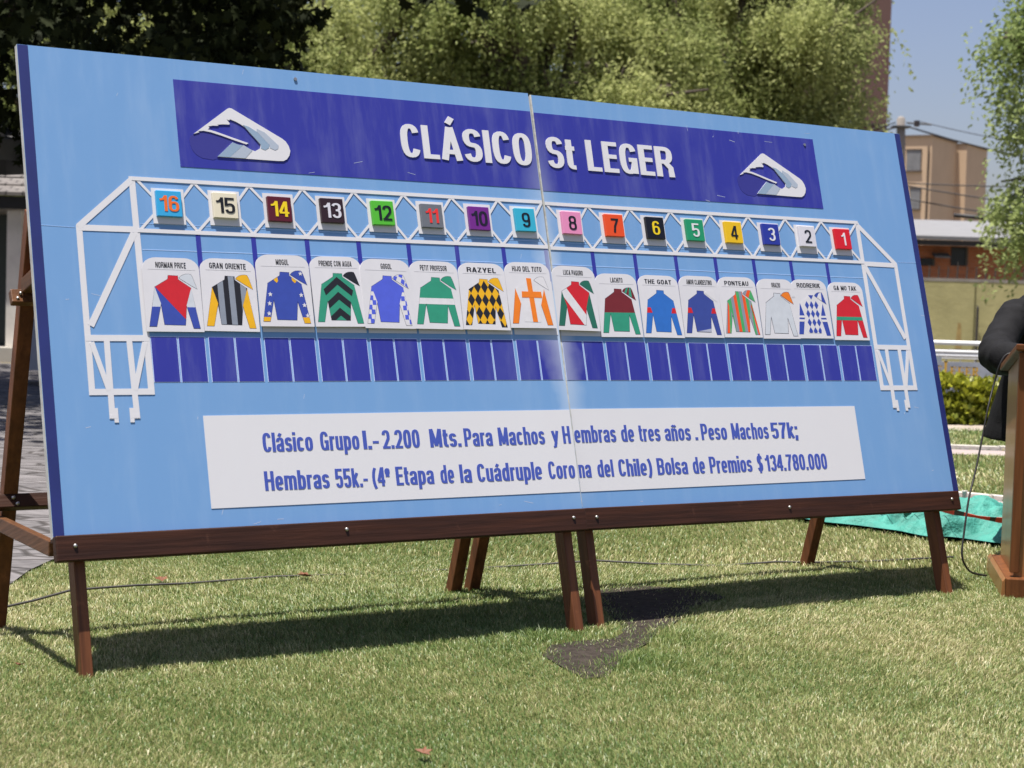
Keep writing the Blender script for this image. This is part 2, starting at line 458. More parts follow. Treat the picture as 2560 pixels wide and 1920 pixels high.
def logo_parts(root, du, dv, side):
    T = lambda P: [(u + du, v + dv) for u, v in P]
    halo = T([(.541, .249), (.530, .256), (.526, .268), (.528, .286), (.534, .304), (.545, .317), (.563, .327), (.601, .331), (.625, .322), (.672, .268), (.72, .272), (.634, .245), (.59, .235)])
    MB().prism(halo, -.0012, .0006).build('emblem_halo', M['navydark'], root)  # darker navy vinyl shape behind the emblem, part of its design
    white = T([(.541, .249), (.664, .155), (.672, .1515), (.680, .153), (.846, .243), (.858, .252), (.867, .267), (.871, .284), (.866, .300), (.856, .313), (.843, .320), (.821, .321),
               (.615, .320), (.671, .268), (.690, .2745), (.710, .276), (.733, .289), (.746, .293), (.757, .287), (.766, .281), (.768, .270), (.752, .250), (.734, .231), (.720, .214), (.706, .205),
               (.690, .197), (.670, .190), (.667, .194), (.658, .191), (.664, .199), (.668, .205), (.665, .2085), (.645, .209), (.624, .212), (.628, .2155), (.610, .216), (.593, .220), (.597, .225), (.590, .230),
               (.615, .235), (.634, .2405), (.680, .254), (.726, .267), (.719, .2715), (.680, .261), (.634, .2475), (.600, .239), (.575, .236), (.557, .2385), (.561, .242)])
    o = MB().prism(white, -.0018, .0022).build('emblem', M['white' + side], root)
    MB().prism(T([(.713, .206), (.733, .211), (.758, .226), (.799, .269), (.795, .279), (.782, .287), (.768, .282), (.769, .270), (.734, .231), (.719, .213)]), -.004, .0007) \
        .prism(T([(.615, .3195), (.671, .2685), (.690, .275), (.706, .2755), (.657, .3195)]), -.004, .0007).build('emblem_shading', M['sgrey1'], o)
    MB().prism(T([(.759, .215), (.787, .227), (.831, .268), (.828, .279), (.817, .285), (.799, .278), (.7995, .269), (.7585, .2255)]), -.004, .0007) \
        .prism(T([(.658, .3195), (.707, .2755), (.733, .289), (.737, .291), (.710, .3195)]), -.004, .0007).build('emblem_shading', M['sgrey2'], o)

def tower(mb, f, n0, d):
    """end tower of the drawn bridge; f maps the left tower's u to this panel"""
    ln = lambda p, q, w: mb.line((f(p[0]), p[1]), (f(q[0]), q[1]), w, n0, d)
    q = lambda k: n0 - k * .00012
    segs = [((.148, .567), (.148, 1.092), .019), ((.326, .402), (.331, 1.092), .020), ((.148, .574), (.33, .573), .019), ((.145, .572), (.329, .409), .019),
            ((.318, .585), (.160, .880), .020), ((.14, .9175), (.337, .9165), .019), ((.14, 1.0825), (.339, 1.0825), .019),
            ((.205, .92), (.2035, 1.165), .018), ((.2745, .92), (.280, 1.165), .018), ((.158, .930), (.200, 1.078), .016), ((.323, .930), (.280, 1.078), .016),
            ((.2155, 1.132), (.2155, 1.176), .013), ((.264, 1.132), (.264, 1.176), .013), ((.196, 1.157), (.221, 1.157), .012), ((.258, 1.157), (.288, 1.157), .012)]
    for k, (p, r, w) in enumerate(segs):
        mb.line((f(p[0]), p[1]), (f(r[0]), r[1]), w, n0 - .0, d + k * .00007)

SKY16 = [('16', (58, 170, 226), (236, 110, 30)), ('15', (235, 226, 200), (18, 18, 20)), ('14', (92, 22, 34), (238, 208, 20)), ('13', (50, 28, 32), (216, 214, 224)),
         ('12', (88, 190, 52), (16, 22, 26)), ('11', (112, 116, 124), (232, 52, 46)), ('10', (118, 40, 140), (24, 20, 36)), ('9', (56, 178, 210), (16, 18, 24)),
         ('8', (234, 146, 190), (20, 18, 26)), ('7', (238, 82, 28), (22, 20, 24)), ('6', (16, 16, 22), (236, 206, 20)), ('5', (34, 152, 104), (222, 222, 226)),
         ('4', (240, 194, 14), (20, 20, 24)), ('3', (42, 56, 160), (222, 222, 230)), ('2', (222, 220, 228), (16, 20, 26)), ('1', (220, 22, 34), (226, 220, 226))]

def make_board(side, mw, label):
    L = side == 'L'
    root = empty('display_board', mw=mw)
    tag(root, label, 'display board', 'two halves of the race board')
    H = 1.522
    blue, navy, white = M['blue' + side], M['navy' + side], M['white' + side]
    # panel: painted face, raw edges
    mb = MB()
    mb.box((0, 0, -H), (W, .024, 0), 0)
    p = mb.build('panel', [blue, M['edge']], root)
    for pl in p.data.polygons:
        if pl.normal.y > -0.5: pl.material_index = 1
    # dark tape down the outer edge
    if L: MB().rect(.001, .001, .033, H - .002, 0, .0008).build('edge_stripe', M['deep'], root)
    else: MB().rect(1.801, .001, W - .001, H - .002, 0, .0008).build('edge_stripe', M['deep'], root)
    # title banner
    if L: MB().prism([(.490, .069), (W - .0015, .069), (W - .0015, .360), (.489, .360)], 0, .0012).build('title_banner', navy, root)
    else: MB().prism([(.0015, .067), (1.336, .063), (1.336, .353), (.0015, .361)], 0, .0012).build('title_banner', navy, root)
    t = MB()
    if L: text(t, 'CLÁSICO', 1.287, 1.811, .276, .120, -.0012, .003, w=.175, h=.132, gap=.068)
    else:
        text(t, 'St', .036, .158, .2725, .118, -.0012, .003, w=.175, h=.132, gap=.068)
        text(t, 'LEGER', .210, .604, .2725, .118, -.0012, .003, w=.175, h=.132, gap=.068)
    t.build('title_lettering', white, root)
    logo_parts(root, 0 if L else .385, 0 if L else -.008, side)
    # dividers between the numbered bays
    for k in range(1, 9 if L else 8):
        u = (.340 + .1862 * k) if L else (-.006 + .1878 * k)
        if k == 8: u = W - .0105
        MB().rect(u - .0085, .576, u + .0075, .73, 0, .0007).build('bay_divider', navy, root)
    # thin pale lines
    ln = MB()
    if L: ln.line((.341, .636), (W, .637), .0022, 0, .0006); ln.line((.02, .571), (.135, .574), .0012, 0, .0006); ln.line((.341, .553), (W, .553), .0014, 0, .0006)
    else: ln.line((0, .634), (1.497, .633), .0022, 0, .0006); ln.line((1.70, .560), (1.80, .558), .0012, 0, .0006); ln.line((0, .551), (1.49, .548), .0014, 0, .0006)
    ln.build('pinstripe', M['pale'], root)
    # drawn starting-gate bridge
    g = MB()
    n0 = -.0006
    if L:
        g.line((.325, .4085), (W - .0015, .4085), .0125, n0, .0016); g.line((.33, .5755), (W - .0015, .574), .0125, n0, .0016)
        tower(g, lambda u: u, n0, .0006)
        nodes = [(.341 + .1861 * k) for k in range(9)]; hx = [.384 + .1864 * k for k in range(8)]
    else:
        g.line((.0015, .4085), (1.51, .4015), .0125, n0, .0016); g.line((.0015, .5735), (1.51, .5675), .0125, n0, .0016)
        tower(g, lambda u: 1.841 - u - .008, n0 - 0, .0006) if False else tower(g, lambda u: 1.8315 - u, n0, .0006)
        nodes = [-.003 + .1877 * k for k in range(9)]; hx = [.0455 + .1862 * k for k in range(8)]
    for k in range(8):
        a, b = nodes[k], nodes[k + 1]
        if L and k == 7: b = W - .004
        if not L and k == 0: a = .004
        for (p0, p1) in (((a, .411), (hx[k] + .004, .462)), ((b, .411), (hx[k] + .102, .462)), ((a, .572), (hx[k] + .004, .522)), ((b, .572), (hx[k] + .102, .522))):
            dd = 0 if L else -.003
            g.line((p0[0], p0[1] + dd), (p1[0], p1[1] + dd), .0085, n0, .0008 + .0001 * k)
    g.build('bridge_drawing', white, root)
    hb = MB()
    for k in range(8):
        v0 = .4345 - .0007 * k if L else .4300 - .0002 * k
        if L and k == 0: v0 = .4365
        hb.rect(hx[k], v0, hx[k] + .1055, v0 + .1150, n0, .0030)
    hb.build('number_backing', white, root)
    # blank result boxes
    c = MB(); cw = MB()
    for k in range(8):
        u0 = (.3435 + .1864 * k) if L else (.0035 + .1862 * k)
        for j, (a, b) in enumerate(((0, .0815), (.0885, .1715))):
            if L and k == 7 and j == 1: b = .1715
            cw.rect(u0 + a - .0022, .9105, min(u0 + b + .0022, W - .002), 1.0545, 0, .0006)
            c.rect(u0 + a, .9125, min(u0 + b, W - .0045), 1.0525, -.0006, .0006)
    cw.build('box_outline', mat('pale_blue_line', (0.45, 0.55, 0.78), 0.5), root)
    c.build('result_boxes', navy, root)
    # pale patches behind the name cards' lower edge
    pb = MB()
    for k in range(8):
        idx = (16 - k) if L else (8 - k)
        if idx in (14, 13, 12, 11, 10, 9, 8):
            u0 = (.338 + .1864 * k) if L else (-.001 + .1862 * k)
            pb.rect(u0 + .003, .70, min(u0 + .181, W - .003), .893, 0, .0012)
    pb.build('card_backing', white, root)
    # race conditions panel
    if L: MB().rect(.488, 1.1595, W - .0015, 1.4465, 0, .0015).build('info_panel', white, root)
    else: MB().prism([(.0015, 1.156), (1.337, 1.155), (1.335, 1.4425), (.0015, 1.4485)], 0, .0015).build('info_panel', white, root)
    t = MB(); N = -.0015
    if L:
        for s, a, b in (('Clásico', .675, .845), ('Grupo', .871, 1.008), ('I.-', 1.022, 1.078), ('2.200', 1.091, 1.228), ('Mts.', 1.266, 1.383), ('Para', 1.396, 1.505), ('Machos', 1.529, 1.713), ('y', 1.742, 1.770), ('H', 1.787, 1.818)):
            text(t, s, a, b, 1.2775, .0605, N, .0008, w=.185, h=.125, gap=.06)
        t.build('text_line', M['ink'], root); t = MB()
        for s, a, b in (('Hembras', .669, .889), ('55k.-', .911, 1.024), ('(4ª', 1.043, 1.103), ('Etapa', 1.126, 1.265), ('de', 1.290, 1.341), ('la', 1.364, 1.408), ('Cuádruple', 1.430, 1.684), ('Coro', 1.711, 1.818)):
            text(t, s, a, b, 1.3985, .0605, N, .0008, w=.185, h=.125, gap=.06)
    else:
        for s, a, b in (('embras', .003, .180), ('de', .203, .259), ('tres', .281, .375), ('años', .396, .513), ('.', .533, .545), ('Peso', .562, .682), ('Machos', .705, .882), ('57k;', .897, 1.026)):
            text(t, s, a, b, 1.2755, .060, N, .0008, w=.185, h=.125, gap=.06)
        t.build('text_line', M['ink'], root); t = MB()
        for s, a, b in (('na', .003, .055), ('del', .082, .150), ('Chile)', .173, .316), ('Bolsa', .342, .479), ('de', .503, .558), ('Premios', .580, .780), ('$', .806, .832), ('134.780.000', .845, 1.150)):
            text(t, s, a, b, 1.3985, .0605, N, .0008, w=.185, h=.125, gap=.06)
    t.build('text_line', M['ink'], root)
    # weathered joint
    j = MB(); rnd = random.Random(5)
    if not L:
        y = .0
        while y < 1.50:
            wd = rnd.uniform(.0016, .0034); hgt = rnd.uniform(.02, .06)
            j.rect(-.0045 - wd * .2, y, -.0005 + wd * .35, min(y + hgt, 1.5), .003, .0042 + rnd.uniform(0, .0005)); y += hgt
        j.build('joint_filler', M['joint'], root)
    # scratches and chips from use
    rs_ = random.Random(40 + L)
    bare = mat('bare_scratch', (0.45, 0.50, 0.60), .7)
    spots_ = [(.30, .14), (.62, 1.50), (.70, 1.489), (.52, 1.466), (.93, .355), (1.30, .33), (1.71, .62), (.09, .80), (.12, 1.19), (.47, 1.17), (1.60, 1.47), (1.5, 1.48), (.73, .03), (1.1, .31), (.17, .78), (.83, 1.11)] if L else \
             [(.53, .36), (.80, .33), (.74, .352), (.82, .095), (.90, .10), (1.08, .092), (1.60, 1.19), (1.66, 1.16), (1.70, 1.42), (.95, .07), (.12, 1.02), (1.78, .78), (.70, .08), (.25, 1.49), (1.3, .04)]
    for q_, (u, v) in enumerate(spots_):
        a_ = rs_.uniform(-.5, .5) if q_ % 3 else rs_.uniform(1.0, 1.6); l_ = rs_.uniform(.010, .040)
        on_b = .065 < v < .36 and ((u > .489) if L else (u < 1.336)); on_i = 1.155 < v < 1.447 and ((u > .488) if L else (u < 1.336))
        MB().line((u, v), (u + l_ * math.cos(a_), v - l_ * math.sin(a_) * .6), rs_.uniform(.0008, .0016), -.0012 if on_b else -.0015 if on_i else 0, .00025).build('scratch', bare, root)
    # small screws in the face
    s = MB()
    spots = [(.917, .03)] if L else [(1.287, .09)]
    for u, v in spots:
        s.prism([(u + .006 * math.cos(a * math.pi / 4), v + .006 * math.sin(a * math.pi / 4)) for a in range(8)], -.0012, .003)
    s.build('screw', M['steel'], root)
    return root

make_board('L', ML, 'left half of the tilted light blue race board, with bays 16 to 9')
make_board('R', MR, 'right half of the tilted light blue race board, with bays 8 to 1')

# ------------------------------------------------------------------ number plates
COLN = {'16': 'sky blue plate with orange', '15': 'cream plate with black', '14': 'maroon plate with yellow', '13': 'dark brown plate with white', '12': 'green plate with black', '11': 'grey plate with red',
        '10': 'purple plate with black', '9': 'turquoise plate with black', '8': 'pink plate with black', '7': 'orange plate with black', '6': 'black plate with yellow', '5': 'green plate with white',
        '4': 'yellow plate with black', '3': 'blue plate with white', '2': 'white plate with black', '1': 'red plate with white'}
def dark(c, k=0.78): return tuple(x * k for x in lin(c))
for i, (num, cb, cf) in enumerate(SKY16):
    L = i < 8; k = i if L else i - 8
    base = ML if L else MR
    u0 = (.3945 + .1864 * k) if L else (.0585 + .1862 * k)
    v0 = .4455 - .0006 * k if L else .4385 - .0003 * k
    rr = random.Random(i)
    v0 += rr.uniform(-.002, .002)
    mw = base @ Matrix.Translation((u0, -.0036, -v0)) @ Matrix.Rotation(rr.uniform(-.012, .012), 4, 'Y')
    mb = MB().prism([(0, 0), (.082, 0), (.082, .083), (0, .083)], 0, .0115)
    o = mb.build('number_plate', mat('plate_' + num, dark(cb), 0.35, var=.05, scale=5))
    o.matrix_world = mw
    bevel(o, .0012, 1)
    tag(o, f'{COLN[num]} {num}, on the white square of its bay', 'number plate', 'number plates along the bridge')
    t = MB()
    if len(num) == 2:
        wd = .062 if '1' not in num[1:] else .048
        text(t, num, .041 - wd / 2, .041 + wd / 2, .067, .051, -.0115, .0012, w=.135, h=.12, gap=.06)
    else:
        wd = .033 if num != '1' else .021
        text(t, num, .043 - wd / 2, .043 + wd / 2, .068, .052, -.0115, .0012, w=.125, h=.115)
    t.build('numeral', mat('numeral_' + num, dark(cf, .85), 0.4), o)

# ------------------------------------------------------------------ name cards with racing silks
SH = dict(cTL=(.0815, .178), cTR=(.1125, .177), nR=(.1125, .166), shR=(.1525, .139), aR=(.1335, .084), hR=(.1250, .021), hL=(.0580, .022), aL=(.0515, .088), shL=(.0355, .140), nL=(.0795, .166),
          sRo=(.1720, .011), sRi=(.1510, .011), sLi=(.0325, .016), sLo=(.0098, .016))
TORSO = [SH[k] for k in ('cTL', 'cTR', 'nR', 'shR', 'aR', 'hR', 'hL', 'aL', 'shL', 'nL')]
SLL = [SH[k] for k in ('shL', 'aL', 'sLi', 'sLo')]
SLR = [SH[k] for k in ('shR', 'sRo', 'sRi', 'aR')]
CAP = [(.1165, .170), (.1215, .1755), (.1285, .1800), (.1370, .1828), (.1470, .1836), (.1555, .1826), (.1600, .1735), (.1650, .158), (.1720, .137), (.150, .1495)]

def clip(poly, con):
    """Sutherland-Hodgman: poly inside the convex counter-clockwise con"""
    A = sum(con[i][0] * con[(i + 1) % len(con)][1] - con[(i + 1) % len(con)][0] * con[i][1] for i in range(len(con)))
    if A < 0: con = con[::-1]
    out = list(poly)
    for i in range(len(con)):
        a, b = con[i], con[(i + 1) % len(con)]
        side = lambda p: (b[0] - a[0]) * (p[1] - a[1]) - (b[1] - a[1]) * (p[0] - a[0])
        inp, out = out, []
        for j in range(len(inp)):
            p, q = inp[j - 1], inp[j]
            sp, sq = side(p), side(q)
            if (sp >= 0) != (sq >= 0):
                t_ = sp / (sp - sq); out.append((p[0] + (q[0] - p[0]) * t_, p[1] + (q[1] - p[1]) * t_))
            if sq >= 0: out.append(q)
        if not out: return []
    return out if len(out) > 2 else []

def area(P): return abs(sum(P[i][0] * P[(i + 1) % len(P)][1] - P[(i + 1) % len(P)][0] * P[i][1] for i in range(len(P)))) / 2
def star(cx, cy, r): return [(cx + (r if k % 2 == 0 else r * .42) * math.sin(k * math.pi / 5), cy + (r if k % 2 == 0 else r * .42) * math.cos(k * math.pi / 5)) for k in range(10)]
band = lambda y0, y1: [(-.1, y0), (.3, y0), (.3, y1), (-.1, y1)]
vband = lambda x0, x1, sl=0.0: [(x0 + sl, -.1), (x1 + sl, -.1), (x1, .3), (x0, .3)]
CM = {}
def cm(c):
    if c not in CM: CM[c] = mat('silk_%02x%02x%02x' % c, dark(c, .85), .5, var=.06, scale=30)
    return CM[c]
RED = (206, 24, 38); BLU = (52, 74, 168); YEL = (236, 178, 8); BLK = (22, 22, 30); GRY = (138, 146, 160); GRN = (44, 148, 118); ORG = (238, 126, 20); MAR = (116, 28, 34)
DGN = (32, 106, 86); SIL = (204, 209, 217); SKB = (42, 108, 194); PER = (80, 96, 214); NVB = (54, 72, 152); LGN = (70, 168, 100); VER = (236, 84, 24); WHT = (222, 220, 224)
BORD = (34, 30, 46)

def silks(i):
    """returns list of (region polygon, clip polygon or None, colour, layer) for torso, sleeves, cap"""
    T, S, C = [], [], []
    fill = lambda lst, reg, c: lst.append((reg, None, c, 0))
    cl = lambda lst, reg, con, c, l=1: lst.append((reg, con, c, l))
    sl = (SLL, SLR)
    if i == 16:
        fill(T, TORSO, BLU); cl(T, TORSO, [(.0355, .142), (.127, .040), (.20, .06), (.20, .3), (0, .3)], RED)
        for s in sl: fill(S, s, SIL); cl(S, s, band(0, .078), BLU)
        fill(C, CAP, SIL)
    elif i == 15:
        fill(T, TORSO, BLK)
        for x in (.0515, .0885, .1275): cl(T, TORSO, vband(x, x + .019, .006), GRY)
        for s in sl: fill(S, s, YEL)
        fill(C, CAP, YEL)
    elif i == 14:
        fill(T, TORSO, BLU)
        for x in (.064, .127): cl(T, TORSO, [(x - .008, .166), (x + .006, .166), (x + .008, .148), (x + .003, .142), (x - .006, .150)], YEL)
        for s, xs in zip(sl, (((.041, .104), (.036, .074), (.031, .041)), ((.148, .103), (.156, .070), (.164, .036)))):
            fill(S, s, BLU); cl(S, s, band(0, .030), YEL)
            for x, y in xs: S.append((star(x, y, .0085), None, WHT, 2))
        fill(C, CAP, BLU); C.append((star(.152, .174, .008), None, WHT, 2))
    elif i == 13:
        fill(T, TORSO, GRN)
        for y in (.166, .116, .063):
            for sx in (-1, 1):
                cx = .092
                cl(T, TORSO, [(cx, y), (cx + sx * .056, y - .046), (cx + sx * .050, y - .066), (cx, y - .026)], BLK)
        for s in sl: fill(S, s, GRN)
        fill(C, CAP, BLK)
    elif i == 12:
        fill(T, TORSO, PER)
        for s, f in zip(sl, (lambda y: .0365 - (.14 - y) * .20, lambda y: .1425 + (.14 - y) * .14)):
            fill(S, s, WHT); cl(S, s, band(.124, .2), PER)
            for r_ in range(6):
                y1 = .110 - r_ * .0158
                x = f(y1) + (.0 if r_ % 2 == 0 else .0125)
                cl(S, s, [(x - .006, y1 - .0158), (x + .0075, y1 - .0158), (x + .0075, y1), (x - .006, y1)], PER, 1)
        fill(C, CAP, WHT)
        for q in ([(.118, .165), (.128, .163), (.134, .176), (.122, .18)], [(.139, .178), (.152, .172), (.156, .188), (.142, .188)], [(.145, .156), (.157, .148), (.161, .164), (.150, .170)], [(.160, .147), (.172, .137), (.168, .153), (.163, .156)]):
            cl(C, CAP, q, PER)
    elif i == 11:
        fill(T, TORSO, GRN); cl(T, TORSO, band(.085, .106), WHT)
        for s in sl: fill(S, s, GRN); cl(S, s, band(.085, .106), WHT)
        fill(C, CAP, GRN)
    elif i == 10:
        for lst, reg in ((T, TORSO), (S, SLL), (S, SLR)):
            fill(lst, reg, YEL)
            for r_ in range(-1, 8):
                for k in range(-2, 8):
                    cx = .012 + k * .0275 + (r_ % 2) * .01375 + r_ * .0005; cy = .012 + r_ * .0230
                    cl(lst, reg, [(cx, cy - .0225), (cx + .0135, cy), (cx, cy + .0225), (cx - .0135, cy)] if r_ % 2 == 0 else [], BLK) if r_ % 2 == 0 else None
        fill(C, CAP, YEL)
    elif i == 9:
        fill(T, TORSO, WHT); cl(T, TORSO, [(.084, .178), (.104, .178), (.113, 0), (.093, 0)], ORG); cl(T, TORSO, [(.058, .108), (.141, .108), (.139, .130), (.060, .130)], ORG, 2)
        for s in sl: fill(S, s, ORG)
        fill(C, CAP, WHT)
    elif i == 8:
        fill(T, TORSO, RED); cl(T, TORSO, [(.030, .135), (.052, .158), (.136, .050), (.128, .018), (.118, .020)], WHT)
        for s in sl: fill(S, s, DGN)
        fill(C, CAP, DGN)
    elif i == 7:
        fill(T, TORSO, MAR); cl(T, TORSO, band(0, .090), GRN)
        for s in sl: fill(S, s, MAR); cl(S, s, band(0, .090), GRN)
        fill(C, CAP, MAR); cl(C, CAP, [(.124, .164), (.132, .160), (.146, .188), (.138, .188)], GRN); cl(C, CAP, [(.142, .155), (.156, .147), (.154, .188), (.150, .188)], GRN)
    elif i in (6, 5):
        c = SKB if i == 6 else NVB
        fill(T, TORSO, c)
        for s in sl: fill(S, s, c); cl(S, s, band(.092, .112), RED)
        if i == 5:
            T.append(([(.060, .022), (.125, .021), (.127, .034), (.1, .029)], None, (176, 180, 200), 2))
        fill(C, CAP, WHT)
    elif i == 4:
        cs = (LGN, GRY, VER)
        fill(T, TORSO, LGN)
        for k in range(9): cl(T, TORSO, vband(.034 + k * .0142, .034 + (k + 1) * .0142, .016), cs[k % 3])
        for s, x0, slp in ((SLL, .036, -.024), (SLR, .141, .030)):
            fill(S, s, GRY)
            cl(S, s, [(x0 + .002, .14), (x0 + .008, .14), (x0 - .012 if slp < 0 else x0 + .036, 0), (x0 - .024 if slp < 0 else x0 + .026, 0)], VER)
            cl(S, s, [(x0 + .008, .14), (x0 + .014, .14), (x0 + .002 if slp < 0 else x0 + .016, 0), (x0 - .011 if slp < 0 else x0 + .006, 0)], LGN)
        fill(C, CAP, GRY); cl(C, CAP, [(.128, .162), (.142, .155), (.158, .19), (.144, .19)], VER); cl(C, CAP, [(.142, .155), (.17, .14), (.168, .19), (.158, .19)], LGN)
    elif i == 3:
        fill(T, TORSO, SIL)
        for s in sl: fill(S, s, SIL)
        fill(C, CAP, ORG)
    elif i == 2:
        fill(T, TORSO, WHT)
        for r_ in range(4):
            for k in range(-1, 2):
                cx = .0945 + k * .024 + r_ * .0005; cy = .132 - r_ * .0345 + (0)
                cl(T, TORSO, [(cx, cy - .0165), (cx + .0105, cy), (cx, cy + .0165), (cx - .0105, cy)], BLU)
        cl(T, TORSO, [(.084, .172), (.11, .172), (.097, .155)], BLU)
        for s in sl:
            fill(S, s, BLU); cl(S, s, band(.082, .090), WHT); cl(S, s, band(.066, .075), WHT)
        fill(C, CAP, BLU); cl(C, CAP, [(.128, .162), (.150, .150), (.152, .186), (.138, .178)], WHT)
    elif i == 1:
        fill(T, TORSO, RED); cl(T, TORSO, band(.080, .094), GRN)
        for s in sl: fill(S, s, RED); cl(S, s, band(.080, .094), GRN)
        fill(C, CAP, RED)
    return T, S, C

CARDS = [(16, .331, .897, .098, 'NORMAN PRICE', 'white card showing a red and blue halved jersey with blue cuffs'),
         (15, .5165, .893, .122, 'GRAN ORIENTE', 'white card showing a black and grey striped jersey with yellow sleeves'),
         (14, .7035, .878, .044, 'MOGUL', 'white card showing a blue jersey with white stars on its sleeves'),
         (13, .893, .877, .118, 'PRENDE CON AGUA', 'white card showing a green jersey with black chevrons and black cap'),
         (12, 1.070, .8795, .040, 'GOGOL', 'white card showing a violet blue jersey with checked sleeves and checked cap'),
         (11, 1.253, .8795, .102, 'PETIT PROFESOR', 'white card showing a green jersey and cap with one white hoop'),
         (10, 1.4395, .880, .115, 'RAZYEL', 'white card showing a yellow and black diamond jersey with yellow cap'),
         (9, 1.627, .8725, .120, 'HIJO DEL TUTO', 'white card showing an orange cross on white between orange sleeves'),
         (8, -.0205, .8755, .084, 'LUCA PAGURO', 'white card showing a red jersey with white sash and dark green sleeves'),
         (7, .1715, .8965, .054, 'LACHITO', 'white card showing a jersey half maroon above and half green below'),
         (6, .3605, .8945, .122, 'THE GOAT', 'white card showing a bright blue jersey with red armbands'),
         (5, .5475, .8915, .119, 'AMOR CLANDESTINO', 'white card showing a navy blue jersey with red armbands'),
         (4, .735, .8895, .117, 'PONTEAU', 'white card showing a green, grey and orange striped jersey'),
         (3, .9235, .8915, .044, 'ORAZIO', 'white card showing a plain pale grey jersey outlined in black with orange cap'),
         (2, 1.0945, .888, .120, 'RODRERIK', 'white card showing a white jersey with blue diamonds and blue sleeves'),
         (1, 1.2860, .892, .119, 'GA MO TAK', 'white card showing a red jersey and red cap with one green hoop')]
cardm = mat('white_card', (0.615, 0.605, 0.635), .42, var=.03, scale=10)
cardl = mat('card_crease', (0.42, 0.41, 0.43), .6)
bordm = mat('silk_outline', (0.02, 0.018, 0.035), .5)
def grow(P, e):
    n = len(P); out = []
    A = sum(P[i][0] * P[(i + 1) % n][1] - P[(i + 1) % n][0] * P[i][1] for i in range(n))
    s = 1 if A > 0 else -1
    for i in range(n):
        a, b, c = P[i - 1], P[i], P[(i + 1) % n]
        def nr(p, q):
            L = math.hypot(q[0] - p[0], q[1] - p[1]) or 1
            return ((q[1] - p[1]) / L * s, -(q[0] - p[0]) / L * s)
        n1, n2 = nr(a, b), nr(b, c)
        k = 1 / max(.45, 1 + n1[0] * n2[0] + n1[1] * n2[1])
        out.append((b[0] + (n1[0] + n2[0]) * e * k, b[1] + (n1[1] + n2[1]) * e * k))
    return out
for num, cu, cvb, tw, name, lab in CARDS:
    base = ML if num >= 9 else MR
    rr = random.Random(num * 7)
    raised = num in (14, 13, 12, 11, 10, 9, 8)
    off = .011 if raised else .004
    CWD, CH = .1845, .2345
    mw = base @ Matrix.Translation((cu, -off, -cvb)) @ Matrix.Rotation(rr.uniform(-.012, .012), 4, 'Y') @ Matrix.Rotation(rr.uniform(.004, .018), 4, 'X')
    fl = lambda P: [(x, -y) for x, y in P]
    outl = [(0, 0), (CWD, 0), (CWD, CH - .037)] + [(CWD - .046 + .046 * math.cos(R(a)), CH - .037 + .037 * math.sin(R(a))) for a in range(15, 91, 15)] + \
           [(.046 + .046 * math.cos(R(a)), CH - .037 + .037 * math.sin(R(a))) for a in range(90, 166, 15)] + [(0, CH - .037)]
    o = MB().prism(fl(outl), 0, .0028).build('name_card', cardm)
    o.matrix_world = mw
    tag(o, lab, 'name card', 'name cards with racing silks')
    n0 = -.0028
    t = MB(); tcx = .0925 + (.004 if num in (5, 3, 7, 12) else 0)
    text(t, name, tcx - tw / 2, tcx + tw / 2, -(CH - .0325), .0178 if num not in (6, 4, 10) else .0165, n0, .0004, w=.16, h=.135, gap=.11)
    t.build('name_lettering', M['black'], o)
    MB().rect(.018, -(CH - .0385), CWD - .014, -(CH - .0378), n0, .0003).build('crease', cardl, o)
    T, S, C = silks(num)
    outlined = {'T': num not in (9, 2), 'S': num not in (2,), 'C': num not in (6, 5)}
    def emit(pieces, nm, regs, key):
        mb = MB(); mats = []
        if outlined[key]:
            mats.append(bordm)
            for rg in regs: mb.prism(fl(grow(rg, .0010 if num != 3 else .0016)), n0, .00025, 0)
        for reg, con, c, lay in pieces:
            P = reg if con is None else (clip(reg, con) if con else [])
            if len(P) < 3 or area(P) < 1e-7: continue
            m_ = cm(c)
            if m_ not in mats: mats.append(m_)
            mb.prism(fl(P), n0, .0004 + .00025 * lay, mats.index(m_))
        if mb.f: mb.build(nm, mats, o)
    emit(T, 'jersey', [TORSO], 'T')
    for nm_, rg in (('sleeve', SLL), ('sleeve', SLR)):
        half = [p for p in S if p[0] is rg or (p[0] is not SLL and p[0] is not SLR and ((p[0][0][0] < .09) == (rg is SLL)))]
        emit(half, nm_, [rg], 'S')
    if num != 6: emit(C, 'cap', [CAP], 'C')

